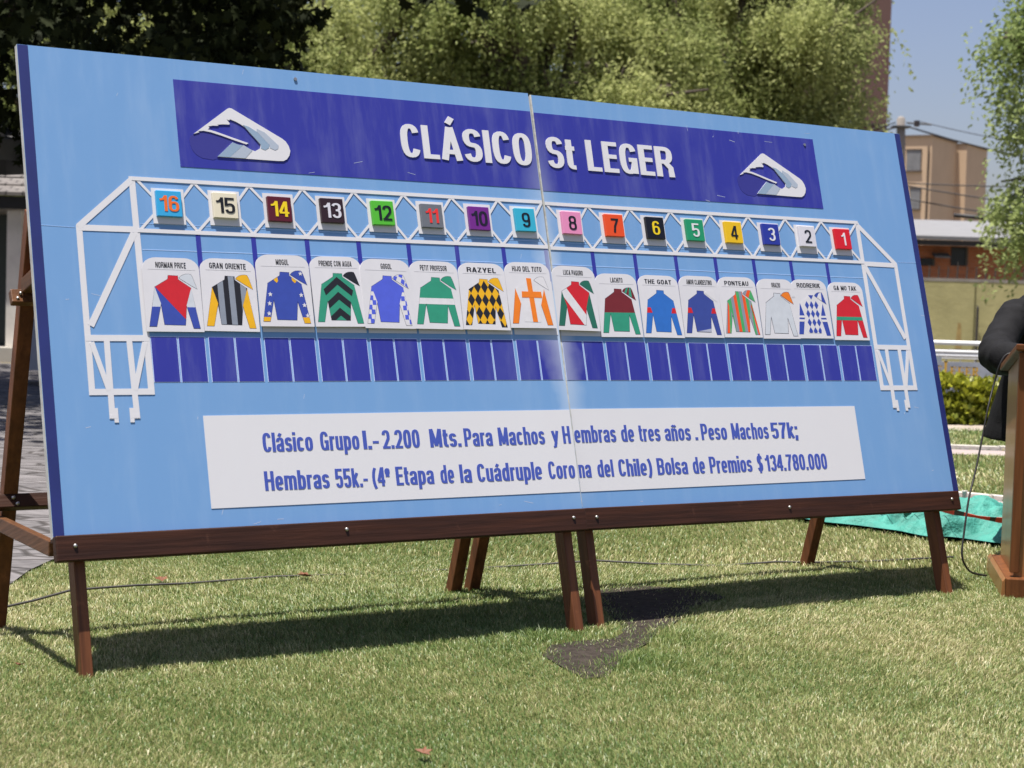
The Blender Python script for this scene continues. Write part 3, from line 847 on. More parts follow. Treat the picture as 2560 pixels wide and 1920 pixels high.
# ================================================================== EASELS
woodA = wood_mat('varnished_dark_wood', (0.050, 0.017, 0.008), (0.020, 0.008, 0.005), axis=0, rough=.5)
woodL = wood_mat('varnished_leg_wood', (0.185, 0.066, 0.026), (0.075, 0.028, 0.012), axis=2, rough=.45)
woodB = wood_mat('varnished_brace_wood', (0.150, 0.066, 0.028), (0.070, 0.032, 0.016), axis=1, rough=.40)
for w_ in (woodA, woodL, woodB): w_.node_tree.nodes['Principled BSDF'].inputs['Specular IOR Level'].default_value = .25
def make_easel(side, mw, label, fl, fr, vl, vr, rl, rr_, vrl, vrr):
    root = empty('easel', mw=mw)
    tag(root, label, 'easel', 'two wooden easels under the board')
    P = lambda u, v, n: Vector((u, n, -v))
    # ledge rail with bolts
    o = bevel(MB().box((-.002 if side == 'L' else -.012, -.030, -1.5835), (1.822 if side == 'L' else 1.800, .004, -1.508)).build('ledge_rail', woodA, root), .004)
    bl = ((.053, 1.540), (.917, 1.536), (1.769, 1.539)) if side == 'L' else ((.033, 1.542), (.906, 1.541), (1.753, 1.541))
    for u, v in bl:
        MB().tube([P(u, v, -.0300), P(u, v, -.0330), P(u, v, -.0360)], [.0066, .006, .0040], 10).build('bolt', M['steel'], o, smooth=True)
    MB().box((-.001 if side == 'L' else -.010, -.006, -1.512), (1.82 if side == 'L' else 1.798, .024, -1.5225)).build('ledge', woodA, root)
    for u, vf in ((fl, vl), (fr, vr)):
        lg = MB().beam(P(u, .30, .062), P(u, vf + .02, .062), .034, .056, (1, 0, 0)).build('front_leg', woodL, root)
        bevel(lg, .003)
    hinge = .20
    for u, vf, nf in ((rl, vrl[0], vrl[1]), (rr_, vrr[0], vrr[1])):
        lg = MB().beam(P(u, .50, .085), P(u, vf + .02, nf + .012), .046, .045, (1, 0, 0)).build('rear_leg', woodL, root)
        bevel(lg, .003)
    ends = (rl, rr_)
    for u in ends:
        sgn = -1 if u == rl else 1
        br = MB().beam(P(u + sgn * .030, 1.352, .66), P(u + sgn * .030, 1.535, .045), .024, .046, (1, 0, 0)).build('side_brace', woodB, root)
        bevel(br, .003)
        blk = MB().box((u - .030, .062, -.735), (u + .030, .175, -.690)).build('hinge_block', woodB, root)
        bevel(blk, .003)
    cb = MB().beam(P(rl - .13, 1.315, .548), P(rr_ + .06, 1.315, .548), .048, .030, (0, .28, .96)).build('cross_beam', woodA, root); bevel(cb, .003)
    for du, dvv in ((.004, -.012), (.016, .008)):
        MB().tube([P(rl + du, 1.315 + dvv, .533), P(rl + du, 1.315 + dvv, .526)], [.007, .006], 10).build('bolt', M['steel'], cb, smooth=True)
    cb = MB().beam(P(rl - .058, .742, .196), P(rr_ + .058, .742, .196), .046, .026, (0, .28, .96)).build('cross_beam', woodB, root); bevel(cb, .003)
    for du, dvv in ((-.040, .006), (-.030, -.010)):
        MB().tube([P(rl + du, .742 + dvv, .183), P(rl + du, .742 + dvv, .177)], [.005, .0045], 10).build('bolt', M['steel'], cb, smooth=True)
    return root
make_easel('L', ML, 'dark wooden easel carrying the left half of the race board', .082, 1.779, 1.908, 1.897, .041, 1.7775, (1.697, .815), (1.674, .861))
make_easel('R', MR, 'dark wooden easel carrying the right half of the race board', .040, 1.726, 1.925, 1.908, .024, 1.697, (1.682, .838), (1.684, .806))

# ================================================================== GROUND
def pip(px, py, poly):
    r = np.zeros(px.shape, bool); n = len(poly)
    for i in range(n):
        x0, y0 = poly[i]; x1, y1 = poly[(i + 1) % n]
        c = ((y0 > py) != (y1 > py)) & (px < (x1 - x0) * (py - y0) / ((y1 - y0) or 1e-9) + x0)
        r ^= c
    return r

def sheet(name, poly, z, m, kind='structure', label=None, cat=None, thick=0.0):
    mb = MB(); n = len(poly)
    A = sum(poly[i][0] * poly[(i + 1) % n][1] - poly[(i + 1) % n][0] * poly[i][1] for i in range(n))
    if A < 0: poly = poly[::-1]
    v = [(x, y, z) for x, y in poly]
    mb.add(v, [tuple(range(n))])
    if thick:
        mb.add(v + [(x, y, z - thick) for x, y in poly], [(i, n + i, n + (i + 1) % n, (i + 1) % n) for i in range(n)])
    o = mb.build(name, m)
    return tag(o, label, cat, kind=kind)

lawn_m = mat('lawn_soil', (0.085, 0.090, 0.030), .95, col2=(0.13, 0.125, 0.055), scale=3, bump=.5, bscale=60, spec=.1)
sheet('ground', [(-500, -60), (500, -60), (500, 900), (-500, 900)], -.012, mat('dry_ground', (0.16, 0.14, 0.10), .95, var=.2, scale=.2, spec=.1))
sheet('lawn', [(-40, -10), (40, -10), (40, 16.0), (-40, 16.0)], -.006, lawn_m)

TERR = [(-1.30, 9.5), (-1.58, 8.0), (-1.74, 7.4), (-1.83, 7.0), (-1.85, 6.7), (-1.83, 6.35), (-1.86, 6.05), (-2.1, 5.75), (-2.7, 5.5), (-6, 5.3), (-30, 5.3), (-30, 23), (-1.3, 23)]
pav = bpy.data.materials.new('grey_stone_paving'); pav.use_nodes = True
nt = pav.node_tree; b_ = nt.nodes['Principled BSDF']; b_.inputs['Roughness'].default_value = .8
tc = nt.nodes.new('ShaderNodeTexCoord'); mp = nt.nodes.new('ShaderNodeMapping'); mp.inputs['Rotation'].default_value = (0, 0, .35); mp.inputs['Scale'].default_value = (.8, 1.5, 1)
vo = nt.nodes.new('ShaderNodeTexVoronoi'); vo.inputs['Scale'].default_value = 4.2; vo.feature = 'DISTANCE_TO_EDGE'
vc = nt.nodes.new('ShaderNodeTexVoronoi'); vc.inputs['Scale'].default_value = 4.2
nz = nt.nodes.new('ShaderNodeTexNoise'); nz.inputs['Scale'].default_value = 18; nz.inputs['Detail'].default_value = 6
rp = nt.nodes.new('ShaderNodeValToRGB'); rp.color_ramp.elements[0].position = .02; rp.color_ramp.elements[1].position = .07
rp.color_ramp.elements[0].color = (.30, .28, .26, 1); rp.color_ramp.elements[1].color = (1, 1, 1, 1)
sp = nt.nodes.new('ShaderNodeSeparateColor'); mr = nt.nodes.new('ShaderNodeMapRange'); mr.inputs['To Min'].default_value = .085; mr.inputs['To Max'].default_value = .15
ad = nt.nodes.new('ShaderNodeMath'); ad.operation = 'MULTIPLY_ADD'; ad.inputs[1].default_value = .16
cb_ = nt.nodes.new('ShaderNodeCombineColor')
ml = nt.nodes.new('ShaderNodeMix'); ml.data_type = 'RGBA'; ml.blend_type = 'MULTIPLY'; ml.inputs[0].default_value = 1
nt.links.new(tc.outputs['Object'], mp.inputs[0])
for n_ in (vo, vc, nz): nt.links.new(mp.outputs[0], n_.inputs[0])
nt.links.new(vc.outputs['Color'], sp.inputs[0]); nt.links.new(sp.outputs[0], mr.inputs[0])
nt.links.new(nz.outputs[0], ad.inputs[0]); ad.inputs[2].default_value = -.07
a2 = nt.nodes.new('ShaderNodeMath'); a2.operation = 'ADD'; nt.links.new(ad.outputs[0], a2.inputs[0]); nt.links.new(mr.outputs[0], a2.inputs[1])
m2 = nt.nodes.new('ShaderNodeMath'); m2.operation = 'MULTIPLY'; m2.inputs[1].default_value = .93; nt.links.new(a2.outputs[0], m2.inputs[0])
nt.links.new(a2.outputs[0], cb_.inputs[0]); nt.links.new(m2.outputs[0], cb_.inputs[1]); nt.links.new(m2.outputs[0], cb_.inputs[2])
nt.links.new(vo.outputs['Distance'], rp.inputs[0]); nt.links.new(cb_.outputs[0], ml.inputs[6]); nt.links.new(rp.outputs[0], ml.inputs[7])
nt.links.new(ml.outputs[2], b_.inputs['Base Color'])
bp = nt.nodes.new('ShaderNodeBump'); bp.inputs['Strength'].default_value = .35; bp.inputs['Distance'].default_value = .03
nt.links.new(rp.outputs[0], bp.inputs['Height']); nt.links.new(bp.outputs[0], b_.inputs['Normal'])
sheet('terrace', TERR, .006, pav)

DIRT = [(.30, 6.62), (.52, 6.80), (.77, 6.74), (.84, 6.58), (.70, 6.36), (.60, 6.05), (.52, 5.86), (.47, 5.66), (.40, 5.50), (.36, 5.36), (.31, 5.14), (.24, 5.10), (.18, 5.25), (.12, 5.42), (.15, 5.58), (.24, 5.66), (.36, 5.72), (.40, 5.82), (.40, 5.98), (.36, 6.2), (.30, 6.4)]
sheet('soil_patch', DIRT, -.001, mat('dark_damp_soil', (0.024, 0.019, 0.015), .95, col2=(0.062, 0.050, 0.041), scale=26, bump=1.0, bscale=55, spec=.15))
rs = np.random.default_rng(11)
# crumbs of soil and dry straw on the patch
cr = MB()
for _ in range(150):
    x, y = rs.uniform(.1, .85), rs.uniform(5.1, 6.8)
    if not pip(np.array([x]), np.array([y]), DIRT)[0]: continue
    r_ = rs.uniform(.003, .010); z0 = -.001
    P8 = [(x + r_ * math.cos(a) * rs.uniform(.6, 1.2), y + r_ * math.sin(a) * rs.uniform(.6, 1.2), z0) for a in (0, 1.57, 3.14, 4.71)]
    cr.add(P8 + [(x, y, z0 + r_ * .9)], [(0, 1, 4), (1, 2, 4), (2, 3, 4), (3, 0, 4)])
tag(cr.build('soil_crumbs', mat('soil_crumb', (0.046, 0.037, 0.030), .95, var=.4, scale=40)), 'loose crumbs of dark soil on the bare patch by the middle legs', 'soil', kind='stuff')

path_m = mat('pinkish_concrete', (0.34, 0.285, 0.265), .9, var=.10, scale=6, bump=.15, bscale=80, spec=.2)
kerb_m = mat('pale_kerb_stone', (0.50, 0.47, 0.42), .85, var=.15, scale=12, bump=.2)
def bandpoly(p0, d0, p1, d1, x0, x1):
    """strip between two lines through p0 / p1 with slopes d0 / d1"""
    return [(x0, p0[1] + (x0 - p0[0]) * d0), (x1, p0[1] + (x1 - p0[0]) * d0), (x1, p1[1] + (x1 - p1[0]) * d1), (x0, p1[1] + (x0 - p1[0]) * d1)]
P1 = bandpoly((2.51, 9.61), -.75, (2.68, 10.22), -.75, -.3, 7.0)
sheet('garden_path', P1, .004, path_m)
def kerb(name, p, d, x0, x1, hgt=.035, w=.09):
    mb = MB(); n = 14; rk = random.Random(x0)
    for i in range(n):
        a = x0 + (x1 - x0) * i / n + .004; b = x0 + (x1 - x0) * (i + 1) / n - .004
        j = rk.uniform(-.006, .006)
        ya, yb = p[1] + (a - p[0]) * d, p[1] + (b - p[0]) * d
        mb.hexa([(a, ya, -.02), (b, yb, -.02), (b, yb + w, -.02), (a, ya + w, -.02), (a, ya, hgt + j), (b, yb, hgt + j), (b, yb + w, hgt + j), (a, ya + w, hgt + j)])
    return tag(mb.build(name, kerb_m), kind='structure')
kerb('kerb', (2.68, 10.23), -.75, -.3, 7.0)
P2 = bandpoly((3.5, 13.22), -.12, (3.5, 13.68), -.10, 0, 9)
sheet('garden_path', P2, .004, path_m)
kerb('kerb', (3.5, 13.69), -.10, 0, 9)
P3 = bandpoly((4.1, 15.78), .12, (4.1, 16.5), .12, -6, 14)
sheet('garden_path', P3, .004, mat('dusty_path', (0.33, 0.28, 0.23), .9, var=.15, scale=3))

TARP = [(1.30, 9.30), (1.49, 8.96), (1.6, 8.8), (1.74, 8.71), (1.79, 8.69), (1.88, 8.58), (1.93, 8.53), (2.0, 8.39), (2.05, 8.35), (2.15, 8.36), (2.31, 8.2), (2.6, 7.95), (3.3, 7.6), (3.9, 8.4), (2.9, 9.22), (2.52, 9.60), (2.0, 9.95)]

# ------------------------------------------------------------------ grass blades
def blades(n, region, hmin, hmax, wid, seed, clumps=None):
    g = np.random.default_rng(seed)
    x0, x1, y0, y1 = region
    x = g.uniform(x0, x1, n); y = g.uniform(y0, y1, n)
    keep = (np.abs(x) < .312 * y + .95)
    for poly, p_keep in ((TERR, 0.0), (P1, 0.0), (P2, 0.0), (TARP, 0.0)):
        keep &= ~pip(x, y, poly)
    ind = pip(x + g.normal(0, .045, n), y + g.normal(0, .075, n), DIRT)
    keep &= ~(ind & (g.random(n) > .012))
    # thin spots
    dens = .5 + .5 * np.sin(x * 3.1 + 1.3 * np.sin(y * 2.3)) * np.sin(y * 2.7 + np.sin(x * 4.1))
    keep &= g.random(n) < (.72 + .28 * dens)
    x, y, dens = x[keep], y[keep], dens[keep]; n = len(x)
    fine = .5 + .5 * np.sin(x * 17 + 2 * np.sin(y * 11)) * np.sin(y * 13 + 2 * np.sin(x * 9))
    near_d = np.exp(-((x - .42) ** 2 + (y - 5.35) ** 2) / .02) + .8 * np.exp(-((x - .12) ** 2 + (y - 5.72) ** 2) / .015) + .9 * np.exp(-((x - .62) ** 2 + (y - 5.75) ** 2) / .02)
    hgt = g.uniform(hmin, hmax, n) * (.75 + .4 * fine) * (1 + .9 * near_d)
    ang = g.uniform(0, 2 * np.pi, n); lean = g.uniform(.25, 1.1, n) * hgt
    # mown lawn leans a little one way in patches
    bx = np.cos(ang) * lean + .25 * hgt * np.sin(x * 1.7 + y); by = np.sin(ang) * lean + .2 * hgt * np.cos(y * 1.9 - x)
    fa = ang + np.pi / 2 + g.normal(0, .5, n)
    wx, wy = np.cos(fa) * wid * g.uniform(.6, 1.3, n), np.sin(fa) * wid * g.uniform(.6, 1.3, n)
    V = np.empty((n, 5, 3), np.float32)
    z0 = -.008
    V[:, 0] = np.c_[x - wx, y - wy, np.full(n, z0)]; V[:, 1] = np.c_[x + wx, y + wy, np.full(n, z0)]
    mx, my = x + bx * .38, y + by * .38
    V[:, 2] = np.c_[mx + wx * .85, my + wy * .85, z0 + hgt * .62]; V[:, 3] = np.c_[mx - wx * .85, my - wy * .85, z0 + hgt * .62]
    V[:, 4] = np.c_[x + bx, y + by, z0 + hgt * g.uniform(.72, 1.0, n)]
    straw = np.clip(.32 + .27 * np.sin(x * 1.9 + 2.1 * np.sin(y * 1.3)) * np.cos(y * 1.6) + .30 * (fine - .5) + g.normal(0, .30, n), 0, 1)
    straw = np.where(near_d > .3, straw * .75, straw)
    return V, straw.astype(np.float32)

def grass_object(name, sets, m, label):
    V = np.concatenate([s[0] for s in sets]); S = np.concatenate([s[1] for s in sets]); n = len(V)
    me = bpy.data.meshes.new(name)
    me.vertices.add(n * 5); me.vertices.foreach_set('co', V.reshape(-1))
    idx = (np.arange(n) * 5)[:, None] + np.array([0, 1, 2, 3, 3, 2, 4])[None]
    me.loops.add(n * 7); me.loops.foreach_set('vertex_index', idx.reshape(-1).astype(np.int32))
    me.polygons.add(n * 2)
    st = (np.arange(n) * 7)[:, None] + np.array([0, 4])[None]
    me.polygons.foreach_set('loop_start', st.reshape(-1).astype(np.int32))
    at = me.attributes.new('rnd', 'FLOAT', 'POINT'); at.data.foreach_set('value', np.repeat(S, 5))
    me.materials.append(m); me.update(calc_edges=True)
    o = bpy.data.objects.new(name, me); COL.objects.link(o)
    return tag(o, label, 'grass', kind='stuff')

grass_m = leaf_mat('grass_blades', (0.095, 0.165, 0.040), (0.58, 0.51, 0.30), rough=.42, trans=.25)
r_ = grass_m.node_tree.nodes['Color Ramp'].color_ramp
for pos, c in ((.25, (0.190, 0.245, 0.072, 1)), (.52, (0.30, 0.325, 0.120, 1)), (.72, (0.41, 0.39, 0.185, 1))):
    e = r_.elements.new(pos); e.color = c
SETS = [blades(1000000, (-2.9, 3.2, 3.6, 7.4), .009, .024, .0011, 1), blades(110000, (-2.6, 3.0, 7.4, 9.8), .012, .030, .0018, 2), blades(60000, (1.6, 5.6, 9.6, 15.9), .022, .045, .0035, 3)]
grass_object('grass', SETS, grass_m, 'short mown lawn of green and straw coloured blades')

# fallen leaves
lf_m = mat('dry_leaf', (0.15, 0.055, 0.022), .7, var=.3, scale=60)
def fallen(x, y, s, a, lab):
    pts = [(0, -1), (.35, -.55), (.9, -.6), (.6, -.1), (1, .35), (.45, .3), (0, 1), (-.45, .3), (-1, .35), (-.6, -.1), (-.9, -.6), (-.35, -.55)]
    mb = MB(); k = [(x + s * (px * math.cos(a) - py * math.sin(a)), y + s * (px * math.sin(a) + py * math.cos(a)), 0.020 + s * .30 * abs(px) + .15 * s * py) for px, py in pts]
    c = (x, y, .016)
    mb.add(k + [c], [(i, (i + 1) % 12, 12) for i in range(12)])
    tag(mb.build('fallen_leaf', lf_m), lab, 'leaf', 'fallen leaves on the lawn')
fallen(-1.30, 6.50, .030, .4, 'brown fallen leaf lying on the lawn behind the left front leg')
fallen(-.78, 6.68, .034, 2.0, 'brown fallen leaf on the lawn below the middle of the left ledge')
fallen(-.19, 4.15, .024, 1.0, 'small rusty fallen leaf on the lawn closest to the viewer')
fallen(-1.40, 4.98, .016, 3.0, 'tiny brown leaf on the lawn left of the left front leg')

# cable across the lawn
rope_m = mat('grey_cable', (0.07, 0.065, 0.06), .6)
RP = [(-2.4, 5.2), (-1.95, 5.5), (-1.72, 5.80), (-1.64, 5.97), (-1.55, 6.14), (-1.47, 6.25), (-1.36, 6.36), (-1.2, 6.5), (-.9, 6.72), (-.5, 6.93), (0, 7.15), (.38, 7.29), (.63, 7.32), (.9, 7.36), (1.16, 7.44), (1.30, 7.50), (1.6, 7.62), (2.0, 7.75)]
tag(MB().tube([(x, y, (.024 if x < -1.2 else .001 if x < .35 else .010 if x < .7 else .001 if x < 1.1 else .004) + .007 * math.sin(i * 1.9)) for i, (x, y) in enumerate(RP)], .0045, 6).build('cable', rope_m, smooth=True), 'thin grey cable lying across the lawn under the board', 'cable')

# ================================================================== LECTERN, SPEAKER, NET
LX = Vector((.983, -.183, 0)); LY = Vector((.183, .983, 0))     # lectern's own right and back directions
def lect(o, a, b, z): return Vector(o) + LX * a + LY * b + Vector((0, 0, z))
lw = wood_mat('varnished_lectern_wood', (0.34, 0.150, 0.052), (0.215, 0.088, 0.030), axis=2, rough=.30)
lw.node_tree.nodes['Principled BSDF'].inputs['Coat Weight'].default_value = .18
lw.node_tree.nodes['Principled BSDF'].inputs['Coat Roughness'].default_value = .12
lw.node_tree.nodes['Principled BSDF'].inputs['Specular IOR Level'].default_value = .3
lw2 = wood_mat('varnished_dark_lectern_wood', (0.185, 0.070, 0.025), (0.095, 0.036, 0.014), axis=2, rough=.27)
lw2.node_tree.nodes['Principled BSDF'].inputs['Specular IOR Level'].default_value = .12
lw2.node_tree.nodes['Principled BSDF'].inputs['Roughness'].default_value = .45
lt = empty('lectern', (1.975, 6.80, 0)); O = (0, 0, 0)
tag(lt, 'varnished wooden lectern with a sloping top, standing on the lawn at the right', 'lectern')
def lbox(name, a0, a1, b0, b1, zf, m, parent=lt, bev=.004):
    """zf = bottom z, top z at the front, top z at the back"""
    z0, z1, z2 = zf
    p = [lect(O, a0, b0, z0), lect(O, a1, b0, z0), lect(O, a1, b1, z0), lect(O, a0, b1, z0), lect(O, a0, b0, z1), lect(O, a1, b0, z1), lect(O, a1, b1, z2), lect(O, a0, b1, z2)]
    return bevel(MB().hexa(p).build(name, m, parent), bev)
lbox('body', .022, .56, .03, .60, (.02, .965, .865), lw)
lbox('corner_trim', .006, .040, .012, .050, (.09, .958, .953), lw2, bev=.002)
lbox('front_panel', .075, .51, .018, .034, (.14, .90, .898), lw2, bev=.002)
lbox('top', -.012, .595, -.01, .655, (.0, .0, .0), lw) if False else None
top = MB().hexa([lect(O, -.010, -.012, .966), lect(O, .592, -.012, .966), lect(O, .592, .645, .862), lect(O, -.010, .645, .862), lect(O, -.010, -.012, .992), lect(O, .592, -.012, .992), lect(O, .592, .645, .888), lect(O, -.010, .645, .888)]).build('top', lw2, lt); bevel(top, .005)
lbox('plinth', -.012, .60, -.030, .64, (-.02, .072, .072), lw2)
skirt = MB().hexa([lect(O, -.030, -.03, -.02), lect(O, -.012, -.03, -.02), lect(O, -.012, .66, -.02), lect(O, -.030, .66, -.02), lect(O, -.026, -.03, .060), lect(O, -.014, -.03, .074), lect(O, -.014, .66, .074), lect(O, -.026, .66, .060)]).build('plinth_edge', lw, lt); bevel(skirt, .002)

cab = [(2.16, 7.38, .935), (2.105, 7.40, .935), (2.075, 7.40, .895), (2.052, 7.40, .81), (2.016, 7.35, .705), (1.985, 7.31, .57), (1.945, 7.25, .43), (1.912, 7.20, .335), (1.885, 7.15, .20), (1.872, 7.12, .114), (1.888, 7.12, .066), (1.921, 7.13, .036), (1.985, 7.15, .022)]
def smooth_pts(P, n=6):
    P = [Vector(p) for p in P]; out = []
    for i in range(len(P) - 1):
        a, b, c, d = P[max(i - 1, 0)], P[i], P[i + 1], P[min(i + 2, len(P) - 1)]
        for k in range(n):
            t = k / n
            out.append(.5 * ((2 * b) + (c - a) * t + (2 * a - 5 * b + 4 * c - d) * t * t + (3 * b - a - 3 * c + d) * t ** 3))
    return out + [P[-1]]
tag(MB().tube(smooth_pts(cab), .0045, 6).build('microphone_cable', mat('black_cable', (0.012, 0.012, 0.012), .5), smooth=True), 'thin black cable hanging from the lectern top to the grass', 'cable')

# ---- the speaker behind the lectern
def skin_body(name, joints, edges, m, parent=None, root=0, sub=2, bumps=None):
    me = bpy.data.meshes.new(name)
    me.from_pydata([j[:3] for j in joints], edges, [])
    o = bpy.data.objects.new(name, me); COL.objects.link(o)
    sk = o.modifiers.new('skin', 'SKIN')
    for i, j in enumerate(joints):
        d = me.skin_vertices[0].data[i]
        d.radius = (j[3], j[4] if len(j) > 4 else j[3])
        d.use_root = (i == root)
    sk.use_smooth_shade = True
    sb = o.modifiers.new('sub', 'SUBSURF'); sb.levels = sub; sb.render_levels = sub
    if bumps:
        tx = bpy.data.textures.new('folds', 'CLOUDS'); tx.noise_scale = bumps[0]; tx.noise_depth = 2
        dm = o.modifiers.new('folds', 'DISPLACE'); dm.texture = tx; dm.strength = bumps[1]; dm.mid_level = .5; dm.texture_coords = 'LOCAL'
        t2 = bpy.data.textures.new('creases', 'MARBLE'); t2.noise_scale = bumps[0] * .9; t2.turbulence = 14; t2.noise_depth = 2
        d2 = o.modifiers.new('creases', 'DISPLACE'); d2.texture = t2; d2.strength = bumps[1] * .55; d2.mid_level = .5; d2.texture_coords = 'LOCAL'
    dg = bpy.context.evaluated_depsgraph_get()
    me2 = bpy.data.meshes.new_from_object(o.evaluated_get(dg))
    bpy.data.objects.remove(o, do_unlink=True)
    me2.name = name
    me2.materials.clear(); me2.materials.append(m)
    me2.polygons.foreach_set('use_smooth', [True] * len(me2.polygons))
    o = bpy.data.objects.new(name, me2); COL.objects.link(o)
    if parent is not None: o.parent = parent
    return o
skin = mat('skin', (0.42, 0.22, 0.14), .5, var=.06, scale=20)
suit = mat('black_suit_cloth', (0.0065, 0.0065, 0.0075), .85, var=.25, scale=30, bump=.25, bscale=180, spec=.25)
shirt = mat('white_shirt', (0.65, 0.65, 0.66), .7)
hair = mat('dark_hair', (0.02, 0.015, 0.012), .6)
PX, PY = 2.50, 8.02
Jb = [(PX, PY + .12, .70, .11, .09), (PX, PY + .08, .88, .115, .09), (PX, PY + .02, 1.06, .125, .09), (PX, PY - .02, 1.17, .06, .06), (PX, PY - .05, 1.245, .052, .052), (PX - .005, PY - .075, 1.32, .068, .082), (PX - .005, PY - .085, 1.40, .078, .095), (PX - .005, PY - .070, 1.47, .06, .075),
      (PX - .19, PY - .0, 1.10, .040), (PX - .365, PY - .27, .925, .030), (PX - .19, PY - .50, .915, .026), (PX - .14, PY - .545, .915, .026, .018),
      (PX + .19, PY - .0, 1.10, .040), (PX + .365, PY - .27, .925, .030), (PX + .19, PY - .50, .915, .026), (PX + .14, PY - .545, .915, .026, .018),
      (PX - .09, PY + .13, .64, .085), (PX - .10, PY + .10, .37, .058), (PX - .10, PY + .13, .08, .042), (PX - .11, PY + .02, .04, .04, .025),
      (PX + .09, PY + .13, .64, .085), (PX + .10, PY + .10, .37, .058), (PX + .10, PY + .13, .08, .042), (PX + .11, PY + .02, .04, .04, .025)]
Jb += [(PX - .262, PY - .09, 1.03, .038), (PX + .285, PY - .09, 1.03, .038)]
Eb = [(0, 1), (1, 2), (2, 3), (3, 4), (4, 5), (5, 6), (6, 7), (2, 8), (8, 24), (24, 9), (9, 10), (10, 11), (2, 12), (12, 25), (25, 13), (13, 14), (14, 15), (0, 16), (16, 17), (17, 18), (18, 19), (0, 20), (20, 21), (21, 22), (22, 23)]
# fingers and nose, ears as short chains of the same surface
for sx, hi in ((1, 11), (-1, 15)):
    hx, hy, hz = Jb[hi][:3]
    for k, ln in enumerate((.050, .058, .054, .042)):
        i0 = len(Jb); y_ = hy + .022 - .015 * k
        Jb += [(hx + sx * .035, y_, hz + .004, .0085), (hx + sx * (.035 + ln * .6), y_ - .006, hz + .004, .0078), (hx + sx * (.035 + ln), y_ - .010, hz - .010, .0068)]
        Eb += [(hi, i0), (i0, i0 + 1), (i0 + 1, i0 + 2)]
    i0 = len(Jb)
    Jb += [(hx + sx * .004, hy - .034, hz + .004, .0095), (hx + sx * .028, hy - .056, hz + .002, .0080)]
    Eb += [(hi, i0), (i0, i0 + 1)]
i0 = len(Jb); Jb += [(PX - .005, PY - .176, 1.375, .010)]; Eb += [(6, i0)]
person = skin_body('person', Jb, Eb, skin, root=0)
tag(person, 'person in a black suit leaning forearms on the lectern, cut off by the right edge', 'person')
# face details
eye_m = mat('eye_dark', (0.03, 0.02, 0.02), .2)
for sx in (-1, 1):
    c = Vector((PX - .005 + sx * .030, PY - .168, 1.405))
    MB().tube([c + Vector((0, -.008, 0)), c + Vector((0, .004, 0))], [.005, .010], 10).build('eye', eye_m, person, smooth=True)
MB().tube([(PX - .03, PY - .165, 1.335), (PX - .005, PY - .172, 1.333), (PX + .02, PY - .165, 1.335)], [.004, .007, .004], 8).build('mouth', mat('lip', (0.30, 0.11, 0.09), .5), person, smooth=True)
skin_body('hair', [(PX - .005, PY - .06, 1.475, .075, .09), (PX - .005, PY + .0, 1.44, .078, .06), (PX - .005, PY + .012, 1.37, .066, .045)], [(0, 1), (1, 2)], hair, person)
# jacket: torso, sleeves and skirt lofted with cloth folds, fused into one surface
def cloth_loft(mb, secs, n=40, fold=0.0, ph=0.0, freq=3.0):
    """secs: (centre, rx, ry) rings; folds run round the limb and deepen where it bends"""
    P = []
    for i in range(len(secs) - 1):
        for k in range(5):
            t = k / 5; c0, a0, b0 = secs[i]; c1, a1, b1 = secs[i + 1]
            P.append((Vector(c0).lerp(Vector(c1), t), a0 + (a1 - a0) * t, b0 + (b1 - b0) * t))
    P.append((Vector(secs[-1][0]), secs[-1][1], secs[-1][2]))
    for _ in range(3):
        P = [P[0]] + [((P[i - 1][0] + P[i][0] * 2 + P[i + 1][0]) / 4, (P[i - 1][1] + 2 * P[i][1] + P[i + 1][1]) / 4, (P[i - 1][2] + 2 * P[i][2] + P[i + 1][2]) / 4) for i in range(1, len(P) - 1)] + [P[-1]]
    k0 = len(mb.v); px = None
    for i, (c, rx, ry) in enumerate(P):
        t = (P[min(i + 1, len(P) - 1)][0] - P[max(i - 1, 0)][0]).normalized()
        x = Vector((1, 0, 0)) if px is None else px
        if abs(t.dot(x)) > .9 and px is None: x = Vector((0, 0, 1))
        x = (x - t * t.dot(x)).normalized(); px = x; y = t.cross(x)
        bend = 0.0
        if 2 < i < len(P) - 3:
            bend = (P[i + 2][0] - c).normalized().angle((c - P[i - 2][0]).normalized())
        for j in range(n):
            a = 2 * math.pi * j / n
            w = .55 - 1.3 * abs(math.sin(i * freq * .24 + 2.7 * math.sin(a + ph) + ph)) ** .8 + .5 * math.sin(i * freq * .9 - 1.7 * math.sin(2 * a + ph) + 1.3)
            f = 1 + fold * (.45 + 2.2 * bend) * w
            mb.v.append(tuple(c + (x * math.cos(a) * rx + y * math.sin(a) * ry) * f))
    for i in range(len(P) - 1):
        for j in range(n):
            q = k0 + i * n + j; r2 = k0 + i * n + (j + 1) % n
            mb.f.append((q, r2, r2 + n, q + n)); mb.m.append(0)
    mb.f.append(tuple(k0 + j for j in reversed(range(n)))); mb.m.append(0)
    mb.f.append(tuple(k0 + (len(P) - 1) * n + j for j in range(n))); mb.m.append(0)
jk = MB()
V3 = lambda x, y, z: (PX + x, PY + y, z)
cloth_loft(jk, [(V3(0, .15, .52), .275, .17), (V3(0, .14, .62), .255, .165), (V3(0, .10, .76), .225, .145), (V3(0, .06, .90), .195, .135), (V3(0, .02, 1.02), .215, .14), (V3(0, 0, 1.10), .225, .125), (V3(0, -.01, 1.165), .190, .105), (V3(0, -.02, 1.205), .135, .09), (V3(0, -.03, 1.245), .075, .072)], fold=.024, ph=.4, freq=1.3)
